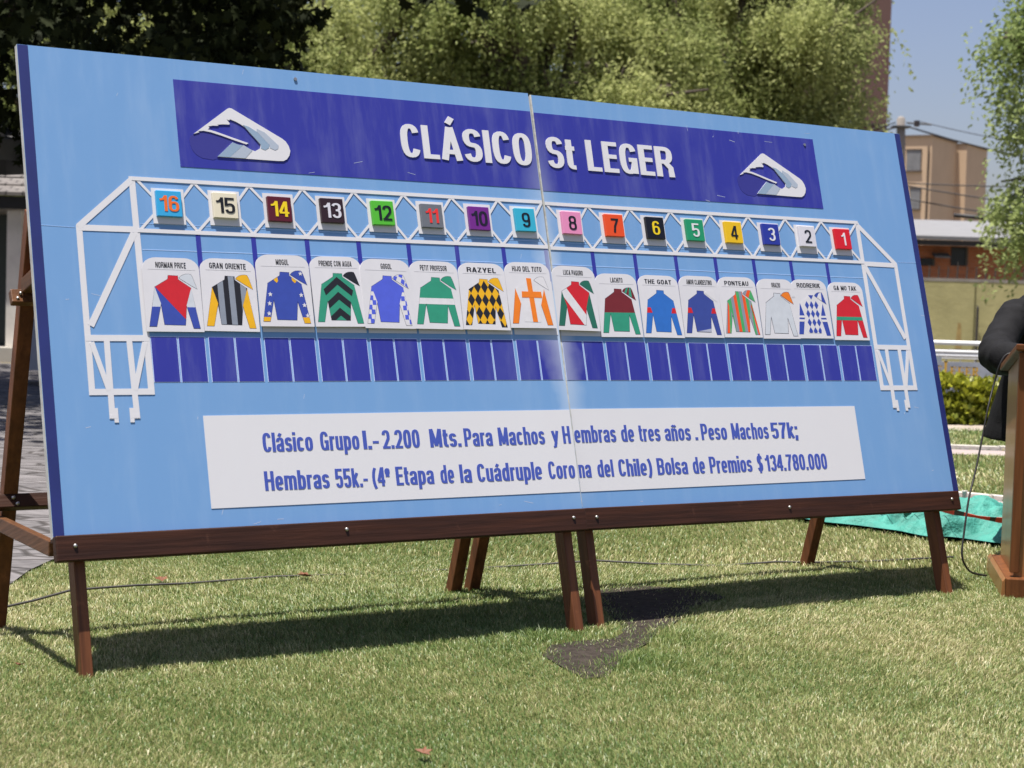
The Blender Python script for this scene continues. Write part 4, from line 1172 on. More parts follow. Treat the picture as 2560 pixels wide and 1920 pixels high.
for sx in (-1, 1):
    cloth_loft(jk, [(V3(sx * .12, .0, 1.11), .075, .08), (V3(sx * .198, -.01, 1.100), .080, .082), (V3(sx * .255, -.08, 1.030), .073, .078), (V3(sx * .315, -.17, .955), .080, .082), (V3(sx * .338, -.245, .918), .082, .084), (V3(sx * .318, -.315, .905), .080, .076), (V3(sx * .262, -.40, .908), .068, .062), (V3(sx * .200, -.475, .914), .054, .046), (V3(sx * .185, -.495, .915), .052, .044)], fold=.075, ph=.9 if sx < 0 else 2.4, freq=2.1)
jo = jk.build('jacket', suit, None, smooth=True, fix=True)
rm_ = jo.modifiers.new('fuse', 'REMESH'); rm_.mode = 'VOXEL'; rm_.voxel_size = .0060; rm_.use_smooth_shade = True
sm_ = jo.modifiers.new('soften', 'SMOOTH'); sm_.iterations = 1; sm_.factor = .5
me_ = bpy.data.meshes.new_from_object(jo.evaluated_get(bpy.context.evaluated_depsgraph_get()))
bpy.data.objects.remove(jo, do_unlink=True)
me_.name = 'jacket'
if not me_.materials: me_.materials.append(suit)
me_.polygons.foreach_set('use_smooth', [True] * len(me_.polygons))
jo = bpy.data.objects.new('jacket', me_); COL.objects.link(jo); jo.parent = person
for sx in (-1, 1):
    MB().tube([V3(sx * .188, -.49, .915), V3(sx * .172, -.512, .915)], [.041, .040], 14).build('shirt_cuff', shirt, person, smooth=True)
Jt = [(PX, PY + .13, .68, .14, .11), (PX - .09, PY + .13, .60, .095), (PX - .10, PY + .10, .37, .075), (PX - .10, PY + .13, .07, .065), (PX + .09, PY + .13, .60, .095), (PX + .10, PY + .10, .37, .075), (PX + .10, PY + .13, .07, .065)]
skin_body('trousers', Jt, [(0, 1), (1, 2), (2, 3), (0, 4), (4, 5), (5, 6)], suit, person, root=0, sub=2, bumps=(.08, .012))
for sx in (-1, 1):
    skin_body('shoe', [(PX + sx * .105, PY + .15, .035, .045, .035), (PX + sx * .11, PY + .05, .030, .045, .03), (PX + sx * .112, PY - .05, .025, .038, .022)], [(0, 1), (1, 2)], mat('black_leather', (0.01, 0.01, 0.01), .3), person)
skin_body('shirt_collar', [(PX, PY - .035, 1.195, .064, .066), (PX, PY - .045, 1.235, .060, .062)], [(0, 1)], shirt, person)

# ---- green shade net lying on the grass with barrier tape round it
net_m = mat('green_shade_net', (0.045, 0.245, 0.195), .7, var=.30, scale=7, bump=.5, bscale=60)
nu, nv = 150, 64
near = smooth_pts([(x, y, 0) for x, y in [(1.30, 9.30), (1.49, 8.96), (1.6, 8.8), (1.74, 8.71), (1.88, 8.58), (1.93, 8.53), (2.0, 8.39), (2.05, 8.35), (2.15, 8.36), (2.31, 8.2), (2.6, 7.95), (3.3, 7.6)]], 6)
far = [Vector((1.95 + (3.9 - 1.95) * k / 30, 9.98 - (9.98 - 8.5) * k / 30, 0)) for k in range(31)]
def samp(L, t):
    f = t * (len(L) - 1); i = min(int(f), len(L) - 2); return L[i].lerp(L[i + 1], f - i)
mb = MB(); V = []
for i in range(nu + 1):
    for j in range(nv + 1):
        t, s = i / nu, j / nv
        p = samp(near, t).lerp(samp(far, t), s)
        z = .034 + .016 * abs(math.sin(p.x * 14 + 3 * math.sin(p.y * 6))) * math.sin(p.y * 11 + p.x * 5) + .010 * math.sin(t * 23 + 5 * s) * (1 - s) + .050 * math.exp(-((s - .13 - .03 * math.sin(t * 9)) / .07) ** 2) * (.7 + .5 * math.sin(t * 15)) + .095 * math.exp(-((s - .36) / .16) ** 2) + .012 * math.sin(t * 31 + s * 9)
        q_ = Vector((p.x * 5.5 + p.y * 2.0, p.y * 9.0 - p.x * 3.0, 0))
        z += .052 * (1 - abs(mnoise.noise(q_)) * 2.2) * min(1, s * 6 + .15) - .028 + .016 * (1 - 2 * abs(mnoise.noise(q_ * 2.6)))
        if s == 0: z = .018
        V.append((p.x, p.y, max(z, .016)))
mb.add(V, [(i * (nv + 1) + j, (i + 1) * (nv + 1) + j, (i + 1) * (nv + 1) + j + 1, i * (nv + 1) + j + 1) for i in range(nu) for j in range(nv)])
tag(mb.build('shade_net', net_m, smooth=True), 'crumpled turquoise green shade net spread on the lawn behind the lectern', 'net')
tape = bpy.data.materials.new('red_black_tape'); tape.use_nodes = True
nt = tape.node_tree; b_ = nt.nodes['Principled BSDF']; b_.inputs['Roughness'].default_value = .4
tc = nt.nodes.new('ShaderNodeTexCoord'); wv = nt.nodes.new('ShaderNodeTexWave'); wv.inputs['Scale'].default_value = 2.6; wv.inputs['Distortion'].default_value = 3; wv.wave_profile = 'SAW'
rp = nt.nodes.new('ShaderNodeValToRGB'); rp.color_ramp.interpolation = 'CONSTANT'; rp.color_ramp.elements[0].color = (.62, .035, .015, 1); rp.color_ramp.elements[1].position = .80; rp.color_ramp.elements[1].color = (.02, .015, .015, 1)
nt.links.new(tc.outputs['Object'], wv.inputs[0]); nt.links.new(wv.outputs[0], rp.inputs[0]); nt.links.new(rp.outputs[0], b_.inputs['Base Color'])
def tape_run(P, lab):
    mb = MB(); P = smooth_pts(P, 5)
    for i, p in enumerate(P):
        w = .010 + .004 * math.sin(i * 1.3)
        mb.v += [tuple(p + Vector((.003 * math.sin(i), .006, -w))), tuple(p + Vector((0, -.004, w)))]
    for i in range(len(P) - 1): mb.f.append((2 * i, 2 * i + 2, 2 * i + 3, 2 * i + 1)); mb.m.append(0)
    o = mb.build('barrier_tape', tape)
    sd = o.modifiers.new('thick', 'SOLIDIFY'); sd.thickness = .002
    tag(o, lab, 'barrier tape', 'red and black tapes round the net')
tape_run([(1.55, 9.10, .10), (1.80, 8.86, .150), (1.98, 8.62, .148), (2.12, 8.40, .140), (2.30, 8.12, .135), (2.55, 7.9, .15), (3.0, 7.7, .14)], 'red and black barrier tape stretched over the front of the green net')
tape_run([(2.0, 10.02, .07), (2.3, 9.80, .06), (2.50, 9.62, .055), (2.66, 9.47, .05), (3.0, 9.2, .06), (3.6, 8.7, .06)], 'red and black barrier tape along the far edge of the green net')
pm = mat('green_stake', (0.03, 0.12, 0.09), .6)
for x, y, lab in ((1.99, 8.66, 'short stake holding the front tape beside the right front easel leg'), (2.53, 9.62, 'short pale stake at the far edge of the green net')):
    tag(MB().tube([(x, y, -.05), (x, y, .14 if y < 9 else .10), (x, y, .155 if y < 9 else .11)], [.012, .014, .020], 8).build('stake', pm if y < 9 else kerb_m, smooth=True), lab, 'stake', 'stakes of the barrier tape')

# ================================================================== PLANTS
def leaf_mesh(name, V, rnd, m, parent=None, nv=4):
    """V: (n, nv, 3) leaf outlines, one face each"""
    n = len(V)
    me = bpy.data.meshes.new(name)
    me.vertices.add(n * nv); me.vertices.foreach_set('co', np.ascontiguousarray(V, np.float32).reshape(-1))
    me.loops.add(n * nv); me.loops.foreach_set('vertex_index', np.arange(n * nv, dtype=np.int32))
    me.polygons.add(n); me.polygons.foreach_set('loop_start', (np.arange(n) * nv).astype(np.int32))
    at = me.attributes.new('rnd', 'FLOAT', 'POINT'); at.data.foreach_set('value', np.repeat(rnd, nv).astype(np.float32))
    me.materials.append(m); me.update(calc_edges=True)
    o = bpy.data.objects.new(name, me); COL.objects.link(o)
    if parent is not None: o.parent = parent
    return o

def unit(v): return v / (np.linalg.norm(v, axis=-1, keepdims=True) + 1e-9)
def leaf_quads(C, D, ln, wd, g):
    """pointed leaves at C along D"""
    n = len(C)
    S = unit(np.cross(D, g.normal(0, 1, (n, 3)))) * wd[:, None]
    D = D * ln[:, None]
    return np.stack([C, C + D * .45 + S, C + D, C + D * .45 - S], 1)

def drooping_tree(name, base, height, lumps, n_str, leaf, m, bark, label, seed, group=None, lean=(0, 0), leaves_per=11, slen=(.35, .95), loose=.16):
    """tree with hanging sprays; lumps = (x, y, z, rx, ry, rz) masses of the crown, in metres from the base"""
    g = np.random.default_rng(seed); rd = random.Random(seed)
    root = empty(name, base)
    tag(root, label, 'tree', group)
    W_ = np.array([l[3] * l[4] + l[3] * l[5] for l in lumps]); W_ = W_ / W_.sum()
    L_ = np.array(lumps)
    pick = g.choice(len(lumps), n_str, p=W_)
    d = unit(g.normal(0, 1, (n_str, 3))); d[:, 2] = np.where(d[:, 2] < -.35, -d[:, 2] * .6, d[:, 2]); d = unit(d)
    r = g.uniform(.25, 1, n_str) ** .45
    # gaps: sprays gather round twig ends
    P = L_[pick, :3] + d * r[:, None] * L_[pick, 3:]
    fx = np.sin(P[:, 0] * 3.1 + seed) * np.sin(P[:, 1] * 2.7) + np.sin(P[:, 2] * 3.7 + P[:, 0] * 1.7)
    keep = fx > -.75
    P, d = P[keep], d[keep]; n = len(P)
    P = P + d * (g.exponential(loose, n))[:, None] + g.normal(0, .10, P.shape)
    sl = g.uniform(*slen, n) * np.where(g.random(n) < .15, 1.6, 1.0)
    out = d * np.array([1, 1, 0])
    k = leaves_per
    t = (np.arange(k) + .3)[None, :] / k
    curve = P[:, None, :] + out[:, None, :] * (sl[:, None, None] * .38 * np.sqrt(t)[..., None]) + np.array([0, 0, -1.0]) * (sl[:, None] * t ** 1.4)[..., None]
    curve = curve + g.normal(0, .045, curve.shape)
    C = curve.reshape(-1, 3)
    D = unit(g.normal(0, .6, C.shape) + np.repeat(out, k, 0) * .55 + np.array([0, 0, -.45]))
    ln = g.uniform(.7, 1.35, len(C)) * leaf; wd = ln * g.uniform(.16, .30, len(C))
    V = leaf_quads(C, D, ln, wd, g)
    rnd = np.clip(np.repeat(.45 + .22 * np.sin(P[:, 0] * 1.3 + P[:, 2]) + g.normal(0, .12, n), k) + g.normal(0, .14, len(C)), 0, 1)
    cr = leaf_mesh('crown', V, rnd, m, root)
    mb = MB()
    fork = Vector((lean[0] * .3, lean[1] * .3, height * .33))
    mb.tube([(0, 0, -.1), (fork.x * .3, fork.y * .3, height * .12), tuple(fork)], [height * .045, height * .034, height * .030], 9)
    for l in lumps:
        tip = Vector((l[0], l[1], l[2] + .2 * l[5])); mid = fork.lerp(tip, .5) + Vector((rd.uniform(-.2, .2), rd.uniform(-.2, .2), .3))
        mb.tube([tuple(fork), tuple(mid), tuple(tip)], [height * .021, height * .013, height * .004], 6)
        for q in range(4):
            e = tip + Vector((rd.uniform(-1, 1) * l[3], rd.uniform(-1, 1) * l[4], rd.uniform(-.2, .9) * l[5]))
            s0 = mid.lerp(tip, rd.uniform(.1, .9))
            mb.tube([tuple(s0), tuple(s0.lerp(e, .6) + Vector((0, 0, .12))), tuple(e)], [height * .007, height * .004, height * .0018], 5)
    mb.build('trunk', bark, root, smooth=True)
    return root

pep_m = leaf_mat('pepper_tree_leaves', (0.205, 0.255, 0.075), (0.53, 0.55, 0.235), rough=.6, trans=.52, spec=.1)
pep2_m = leaf_mat('fresh_pepper_tree_leaves', (0.190, 0.260, 0.080), (0.46, 0.53, 0.220), rough=.6, trans=.52, spec=.1)
bark_m = mat('grey_brown_bark', (0.085, 0.065, 0.050), .9, var=.3, scale=9, bump=.6, bscale=25)
def rlump(g, n, cx, cy, cz, ex, ey, ez, r0, r1):
    return [(cx + g.uniform(-ex, ex), cy + g.uniform(-ey, ey), cz + g.uniform(-ez, ez), *(g.uniform(r0, r1, 3) * np.array([1, 1, .85]))) for _ in range(n)]
g0 = np.random.default_rng(3)
TREES = [((-4.2, 36, 0), 10.0, rlump(g0, 34, .4, 0, 5.1, 3.0, 1.7, 2.2, .55, 1.05), 'light olive drooping tree behind the left half of the board', 21),
         ((.6, 35, 0), 10.5, rlump(g0, 36, -.2, 0, 5.3, 3.2, 1.7, 2.3, .55, 1.05), 'olive green drooping tree rising above the middle of the board', 22),
         ((4.5, 37, 0), 10.5, rlump(g0, 26, 0, 0, 6.4, 2.5, 1.7, 2.9, .5, 1.0), 'drooping tree with dark gaps in front of the brown tower', 23),
         ((-9.6, 38, 0), 11.0, rlump(g0, 16, 0, 0, 6.0, 3.0, 1.6, 3.2, 1.0, 1.6), 'olive drooping tree behind the dark tree at the far left', 26),
         ((-1.8, 44, 0), 12.0, rlump(g0, 16, 0, 0, 7.2, 3.4, 1.6, 3.2, 1.1, 1.7), 'tall bushy tree behind and between the two left drooping trees', 24),
         ((2.6, 45, 0), 12.0, rlump(g0, 14, 0, 0, 7.0, 2.6, 1.5, 3.0, 1.0, 1.6), 'tall bushy tree behind and between the two right drooping trees', 25)]
for bpos, hgt, lumps, lab, sd in TREES:
    if sd == 23: lumps = [(min(l[0], 2.85 - l[3]), *l[1:]) for l in lumps] + [(1.6, -.6, 4.6, .7, .7, .6), (.7, -.8, 4.9, .8, .7, .7), (2.1, -.3, 5.1, .6, .6, .6), (1.2, -.9, 5.6, .8, .7, .7), (0, -.9, 4.6, .8, .7, .6), (2.2, -.4, 4.2, .5, .5, .5)]
    back = bpos[1] > 40
    drooping_tree('pepper_tree', bpos, hgt, lumps, 10500 if not back else 6500, .095 if not back else .14, pep_m, bark_m, lab, sd, 'drooping trees behind the board', leaves_per=16 if not back else 12)
# the tree whose branches hang into the right edge
lumR = [(-.55, 0, 5.5, .85, .9, .8), (-1.35, .1, 5.35, .36, .4, .34), (-.95, -.1, 4.75, .50, .6, .5), (-.80, .1, 4.15, .42, .5, .4), (.1, 0, 4.5, .8, .8, .7), (-.2, .2, 6.4, .9, .9, .7), (.6, 0, 5.8, 1.1, 1.1, 1.0), (1.4, .3, 6.4, 1.2, 1.2, 1.0), (-.95, .1, 2.75, .50, .6, .45), (-.45, .1, 2.3, .65, .6, .6), (.2, .2, 3.3, .6, .7, .6), (.9, .1, 2.2, .9, .8, .7), (.1, .2, 1.75, .55, .6, .45), (.2, .3, 7.3, 1.2, 1.2, .8), (1.4, 0, 4.3, 1.0, 1.0, .9)]
drooping_tree('pepper_tree', (9.35, 28.5, 0), 8.5, lumR, 5600, .095, pep2_m, bark_m, 'bright green drooping tree hanging in from the right edge', 31, 'drooping trees behind the board', leaves_per=17, slen=(.3, .95), loose=.05)

# big-leaved tree in shade at the upper left
def shade_tree():
    g = np.random.default_rng(77)
    root = empty('plane_tree', (-6.4, 16.5, 0))
    tag(root, 'dark shaded broad leaved tree overhanging the top left corner', 'tree')
    star7 = np.array([(0, 0), (.42, -.06), (.30, .16), (.62, .34), (.30, .40), (.26, .62), (.10, .55), (0, .95), (-.10, .55), (-.26, .62), (-.30, .40), (-.62, .34), (-.30, .16), (-.42, -.06)])
    Vs = []; rn = []
    def clump(c, r, n, s, flat=.6):
        d = unit(g.normal(0, 1, (n, 3))); rr = g.uniform(0, 1, n) ** .4
        C = np.array(c) + d * rr[:, None] * np.array([r, r, r * flat])
        D = unit(g.normal(0, .5, (n, 3)) + np.array([0, 0, -.8])); S = unit(np.cross(D, g.normal(0, 1, (n, 3))))
        sz = g.uniform(.7, 1.25, n) * s
        V = C[:, None, :] + (S[:, None, :] * star7[None, :, 0, None] + D[:, None, :] * star7[None, :, 1, None]) * sz[:, None, None]
        N = np.cross(S, D); V = V - N[:, None, :] * (np.abs(star7[None, :, 0, None]) * .25 * sz[:, None, None])
        Vs.append(V); rn.append(np.clip(g.normal(.4, .2, n), 0, 1))
    # visible skirt of the crown (metres from the base): thins out towards the right
    for k in range(330):
        x = g.uniform(-3.6, 4.3); f = (x + 2.6) / 6.9
        y = g.uniform(-2.4, 2.2)
        zl = 2.40 + .14 * math.sin(x * 2.1) + .62 * max(0, f - .62) * 1.9
        z = g.uniform(zl, 4.3)
        clump((x, y, z), g.uniform(.32, .52), 56, .115)
    # hanging tips at the right
    for c in ((4.15, -1.5, 3.42), (4.35, -1.2, 3.3), (4.0, -1.4, 3.2), (3.7, -1.6, 3.05), (3.3, -1.3, 2.92), (2.95, -1.5, 2.85), (4.5, -1.0, 3.55), (3.0, -1.0, 3.05)):
        clump(c, .22, 34, .115, .8)
    # dense roof that keeps the sun off
    for k in range(300):
        a = g.uniform(0, 2 * math.pi); q = math.sqrt(g.uniform(0, 1))
        clump((.4 + 6.6 * q * math.cos(a), .2 + 5.2 * q * math.sin(a), 4.9 + 2.2 * (1 - q * q) + g.uniform(-.5, .5)), 1.0, 46, .23, .45)
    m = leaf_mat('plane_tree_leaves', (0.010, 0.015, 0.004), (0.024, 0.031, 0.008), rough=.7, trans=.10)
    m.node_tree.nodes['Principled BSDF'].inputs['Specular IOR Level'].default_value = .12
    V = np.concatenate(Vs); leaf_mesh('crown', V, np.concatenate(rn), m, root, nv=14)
    mb = MB(); rd = random.Random(4)
    mb.tube([(0, 0, -.1), (.05, 0, 1.4), (.1, .1, 2.7), (.2, .2, 4.2)], [.30, .24, .22, .16], 10)
    for k in range(12):
        a = k * .55; L = rd.uniform(2.6, 4.4)
        e = Vector((.1 + L * math.cos(a), L * .8 * math.sin(a), 4.6 + rd.uniform(0, 1.2)))
        if k in (0, 11): e = Vector((4.0, -1.2, 3.75))
        s0 = Vector((.1, .1, rd.uniform(2.6, 3.8)))
        mb.tube([tuple(s0), tuple(s0.lerp(e, .5) + Vector((0, 0, .35))), tuple(e)], [.09, .055, .015], 6)
    mb.build('trunk', bark_m, root, smooth=True)
shade_tree()

# clipped hedge
def hedge():
    g = np.random.default_rng(9)
    n = 26000
    x = g.uniform(2.0, 9.0, n)
    yf = 16.55 + (x - 4.2) * .12
    prof = g.uniform(0, 1, n)
    top = .355 + .030 * np.sin(x * 3.3) + .025 * np.sin(x * 7.7 + 1)
    dep = g.uniform(0, 1, n)
    side = g.random(n) < .55
    yy = np.where(side, yf + .10 * np.sin(x * 5 + prof * 9) ** 2 + g.normal(0, .035, n), yf + dep * .75)
    zz = np.where(side, prof * top, top + .03 * np.sin(dep * 8 + x * 4) + g.normal(0, .02, n))
    lump = np.sin(x * 9 + 3 * np.sin(zz * 8)) * np.sin(zz * 14 + 2 * np.sin(x * 6))
    keep = ~side | (lump > -.35)
    C = np.c_[x, yy - np.where(side, .05 * lump, 0), zz][keep]
    D = unit(g.normal(0, .6, C.shape) + np.array([0, -.5, .6]))
    ln = g.uniform(.045, .075, len(C)); V = leaf_quads(C, D, ln, ln * .36, g)
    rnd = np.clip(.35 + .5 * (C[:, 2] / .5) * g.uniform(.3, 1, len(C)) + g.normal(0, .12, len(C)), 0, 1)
    root = empty('hedge', (4.2, 16.9, 0))
    tag(root, 'low clipped hedge of shiny yellow green leaves under the banner', 'hedge')
    V = V - np.array([4.2, 16.9, 0])
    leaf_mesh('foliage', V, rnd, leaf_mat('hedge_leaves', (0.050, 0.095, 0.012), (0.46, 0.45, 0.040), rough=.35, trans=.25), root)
    mb = MB(); rd = random.Random(2)
    for k in range(60):
        xx = rd.uniform(2.1, 8.9) - 4.2; yb = xx * .12 + rd.uniform(-.1, .4)
        mb.tube([(xx, yb, -.05), (xx + rd.uniform(-.1, .1), yb + rd.uniform(-.05, .05), .2), (xx + rd.uniform(-.2, .2), yb + rd.uniform(-.1, .1), .4)], [.014, .010, .005], 5)
    mb.build('stems', bark_m, root)
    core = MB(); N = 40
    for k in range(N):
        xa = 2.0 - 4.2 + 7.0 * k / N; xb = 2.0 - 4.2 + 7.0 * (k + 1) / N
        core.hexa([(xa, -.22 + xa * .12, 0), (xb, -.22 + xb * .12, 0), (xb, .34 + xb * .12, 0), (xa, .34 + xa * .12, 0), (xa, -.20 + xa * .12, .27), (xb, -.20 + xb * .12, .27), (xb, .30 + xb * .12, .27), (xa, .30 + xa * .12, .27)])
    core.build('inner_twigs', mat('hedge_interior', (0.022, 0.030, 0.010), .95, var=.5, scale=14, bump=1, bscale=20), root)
hedge()

# ================================================================== STREET SIDE, RIGHT
chalk = mat('white_rail_paint', (0.78, 0.78, 0.77), .35)
def rail_fence():
    root = empty('running_rail', (5.1, 20, 0)); tag(root, 'white double rail running across behind the banner', 'rail')
    sl = -.06
    ln = lambda x, dy=0: (x, x * sl * -1 * 0 + dy)
    for z, r in ((.705, .028), (.605, .026), (.560, .026)):
        MB().tube([(-4.5, 0, z), (9, 0, z - .0)], r, 10).build('rail', chalk, root, smooth=True)
    for k in range(9):
        x = -4.2 + 1.55 * k
        MB().tube([(x, .06, -.1), (x, .06, .56), (x, .02, .70)], [.02, .02, .016], 8).build('post', chalk, root, smooth=True)
rail_fence()
def lattice():
    root = empty('low_fence', (5, 19.5, 0)); tag(root, 'low pale fence of thin slats just above the banner', 'fence')
    mb = MB()
    for z in (.455, .50, .545): mb.box((-3.5, -.006, z - .006), (6, .006, z + .006))
    mb.build('slats', chalk, root)
    mb = MB()
    for k in range(60):
        x = -3.5 + k * .16; mb.box((x - .006, .007, 0), (x + .006, .017, .555))
    mb.build('uprights', mat('cream_fence_paint', (0.62, 0.58, 0.48), .6), root)
    MB().box((-.62, -.02, .44), (-.20, -.008, .56)).build('panel', mat('grey_board', (0.36, 0.40, 0.42), .6), root)
lattice()
def banner():
    root = empty('advertising_banner', (4.95, 19.0, 0)); tag(root, 'long grey banner with yellow serif lettering above the hedge', 'banner')
    bm_ = mat('grey_banner_cloth', (0.30, 0.32, 0.36), .65, var=.10, scale=3, bump=.3, bscale=6)
    n = 60; V = []; F = []
    for i in range(n + 1):
        x = -2.4 + 4.6 * i / n; y = .012 * math.sin(i * .7)
        V += [(x, y - .02, .12), (x, y, .515 + .006 * math.sin(i * .45)), (x, y + .01, .12)]
    mb = MB(); mb.add(V, [(3 * i, 3 * i + 3, 3 * i + 4, 3 * i + 1) for i in range(n)] + [(3 * i + 1, 3 * i + 4, 3 * i + 5, 3 * i + 2) for i in range(n)])
    mb.build('cloth', bm_, root)
    for x in (-2.4, -.9, .6, 2.1): MB().tube([(x, .03, -.05), (x, .03, .54)], .014, 6).build('pole', chalk, root)
    ym = mat('yellow_lettering', (0.66, 0.38, 0.05), .6); km = mat('dark_lettering_shadow', (0.12, 0.08, 0.04), .6)
    # serif small capitals with one tall initial
    def serif(mb, ch, x, w, h, n0, ox=0, oz=0):
        Bx = lambda a, b, c, d: mb.prism([(x + a + ox, -(b) - oz), (x + c + ox, -(b) - oz), (x + c + ox, -(d) - oz), (x + a + ox, -(d) - oz)], n0, .003)
        s = w * .34
        Bx(w * .12, 0, w * .12 + s, h); Bx(0, 0, w * .58, h * .09); Bx(0, h * .91, w * .58, h)
        if ch == 'E':
            Bx(w * .3, h * .90, w, h); Bx(w * .3, 0, w, h * .10); Bx(w * .3, h * .44, w * .8, h * .56); Bx(w * .86, h * .74, w, h); Bx(w * .86, 0, w, h * .26); Bx(w * .70, h * .36, w * .80, h * .64)
        if ch == 'L': Bx(w * .3, 0, w, h * .10); Bx(w * .86, 0, w, h * .26)
        if ch == 'G': Bx(w * .3, h * .90, w, h); Bx(w * .3, 0, w, h * .10); Bx(w * .80, 0, w, h * .46); Bx(w * .58, h * .40, w * 1.06, h * .48); Bx(w * .86, h * .74, w, h)
        if ch == 'R': Bx(w * .3, h * .90, w * .82, h); Bx(w * .3, h * .46, w * .82, h * .56); Bx(w * .66, h * .50, w * .96, h * .95); mb.prism([(x + w * .44 + ox, -h * .5 - oz), (x + w * .70 + ox, -h * .5 - oz), (x + w * 1.1 + ox, -oz), (x + w * .8 + ox, -oz)], n0, .003)
    L_ = [('E', -.335, .066, .105), ('L', -.250, .080, .155), ('E', -.178, .068, .098), ('G', -.096, .068, .098), ('E', -.014, .062, .098), ('R', .060, .070, .098)]
    for ch, x, w, h in L_:
        for nm, mm, q, ox, oz in (('letter_shadow', km, -.022, .006, -.005), ('letter', ym, -.027, 0, 0)):
            mb = MB(); serif(mb, ch, x, w, h, q, ox, oz)
            # prism() lays v downwards from z = 0: lift the letters to the banner
            mb.v = [(a, b, c + .372) for a, b, c in mb.v]
            if nm == 'letter_shadow': continue
            mb.build(nm, mm, root)
banner()
def olive_wall():
    root = empty('boundary_wall', (10, 34, 0)); tag(root, 'long olive coloured wall with rust streaks and spikes on top', 'wall')
    m = mat('olive_wall_paint', (0.47, 0.43, 0.205), .85, var=.16, scale=1.4, bump=.2, bscale=12)
    MB().box((-9, 0, -.2), (14, .2, 1.60)).build('wall_face', m, root)
    MB().box((-9, -.004, 1.602), (14, .23, 1.665)).build('coping', mat('grey_coping', (0.30, 0.27, 0.24), .9, var=.2, scale=6), root)
    dk = mat('dark_iron', (0.05, 0.045, 0.04), .7)
    for k in range(44):
        x = -3.2 + k * .115 * 1.6; hh = .25 if k % 5 else .34
        MB().tube([(x, .1, 1.66), (x + .01, .1, 1.66 + hh * .7), (x, .1, 1.66 + hh)], [.016, .014, .006], 5).build('spike', dk, root)
    st = mat('rust_stain', (0.43, 0.31, 0.12), .9, var=.2, scale=8)
    for x, w, z0, z1 in ((-1.30, .07, .30, .80), (-.2, .05, .35, .65)):
        MB().add([(x - w, -.004, z0), (x + w * .8, -.004, z0), (x + w * .4, -.004, z1), (x - w * .5, -.004, z1)], [(0, 1, 2, 3)]).build('rust_streak', st, root)
    for x in (-2.45, -1.02, .85, 2.6):
        MB().box((x - .012, -.012, .2), (x + .012, -.002, 1.60)).build('joint', mat('wall_joint', (0.17, 0.16, 0.07), .9), root)
    MB().tube([(-.98, -.08, -.2), (-.98, -.08, 1.10), (-.99, -.08, 1.16)], [.03, .025, .006], 6).build('drain_pipe', dk, root)
olive_wall()
def brick_house():
    root = empty('brick_house', (10, 40, 0)); tag(root, 'low orange brick house with a long pale roof behind the olive wall', 'house')
    br = bpy.data.materials.new('orange_brick'); br.use_nodes = True; nt = br.node_tree; b_ = nt.nodes['Principled BSDF']; b_.inputs['Roughness'].default_value = .9
    tc = nt.nodes.new('ShaderNodeTexCoord'); mp = nt.nodes.new('ShaderNodeMapping'); mp.inputs['Rotation'].default_value = (R(90), 0, 0)
    bk = nt.nodes.new('ShaderNodeTexBrick'); bk.inputs['Scale'].default_value = 3.2; bk.inputs['Color1'].default_value = (.50, .175, .080, 1); bk.inputs['Color2'].default_value = (.40, .135, .065, 1); bk.inputs['Mortar'].default_value = (.42, .25, .17, 1); bk.inputs['Mortar Size'].default_value = .012
    nt.links.new(tc.outputs['Object'], mp.inputs[0]); nt.links.new(mp.outputs[0], bk.inputs[0]); nt.links.new(bk.outputs[0], b_.inputs['Base Color'])
    MB().box((-6, 0, -.2), (9, 6, 2.50)).build('wall', br, root)
    rm = mat('pale_roof_sheet', (0.20, 0.20, 0.205), .8, var=.08, scale=3)
    rf = MB().hexa([(-7, -.6, 2.62), (10, -.6, 2.60), (10, 6.4, 3.30), (-7, 6.4, 3.32), (-7, -.6, 2.70), (10, -.6, 2.68), (10, 6.4, 3.38), (-7, 6.4, 3.40)]).build('roof', rm, root)
    MB().box((-7, -.58, 2.49), (10, -.46, 2.60)).build('fascia', mat('dark_fascia', (0.05, 0.045, 0.04), .8), rf)
    gl = mat('dark_window', (0.012, 0.013, 0.015), .25)
    wf = mat('window_frame_brown', (0.10, 0.09, 0.08), .7)
    for x0, x1, z0, z1 in ((-.03, .30, 2.05, 2.47), (-.72, -.45, 2.03, 2.20), (2.2, 2.6, 2.0, 2.42)):
        w = MB().box((x0, -.02, z0), (x1, -.003, z1)).build('window', gl, root)
        MB().box((x1, -.05, z0), (x1 + .05, -.001, z1)).build('frame', wf, w)
    MB().hexa([(-.46, -.28, 2.21), (-.10, -.28, 2.21), (-.10, -.003, 2.27), (-.46, -.003, 2.27), (-.46, -.28, 2.25), (-.10, -.28, 2.25), (-.10, -.003, 2.33), (-.46, -.003, 2.33)]).build('awning', rm, root)
brick_house()
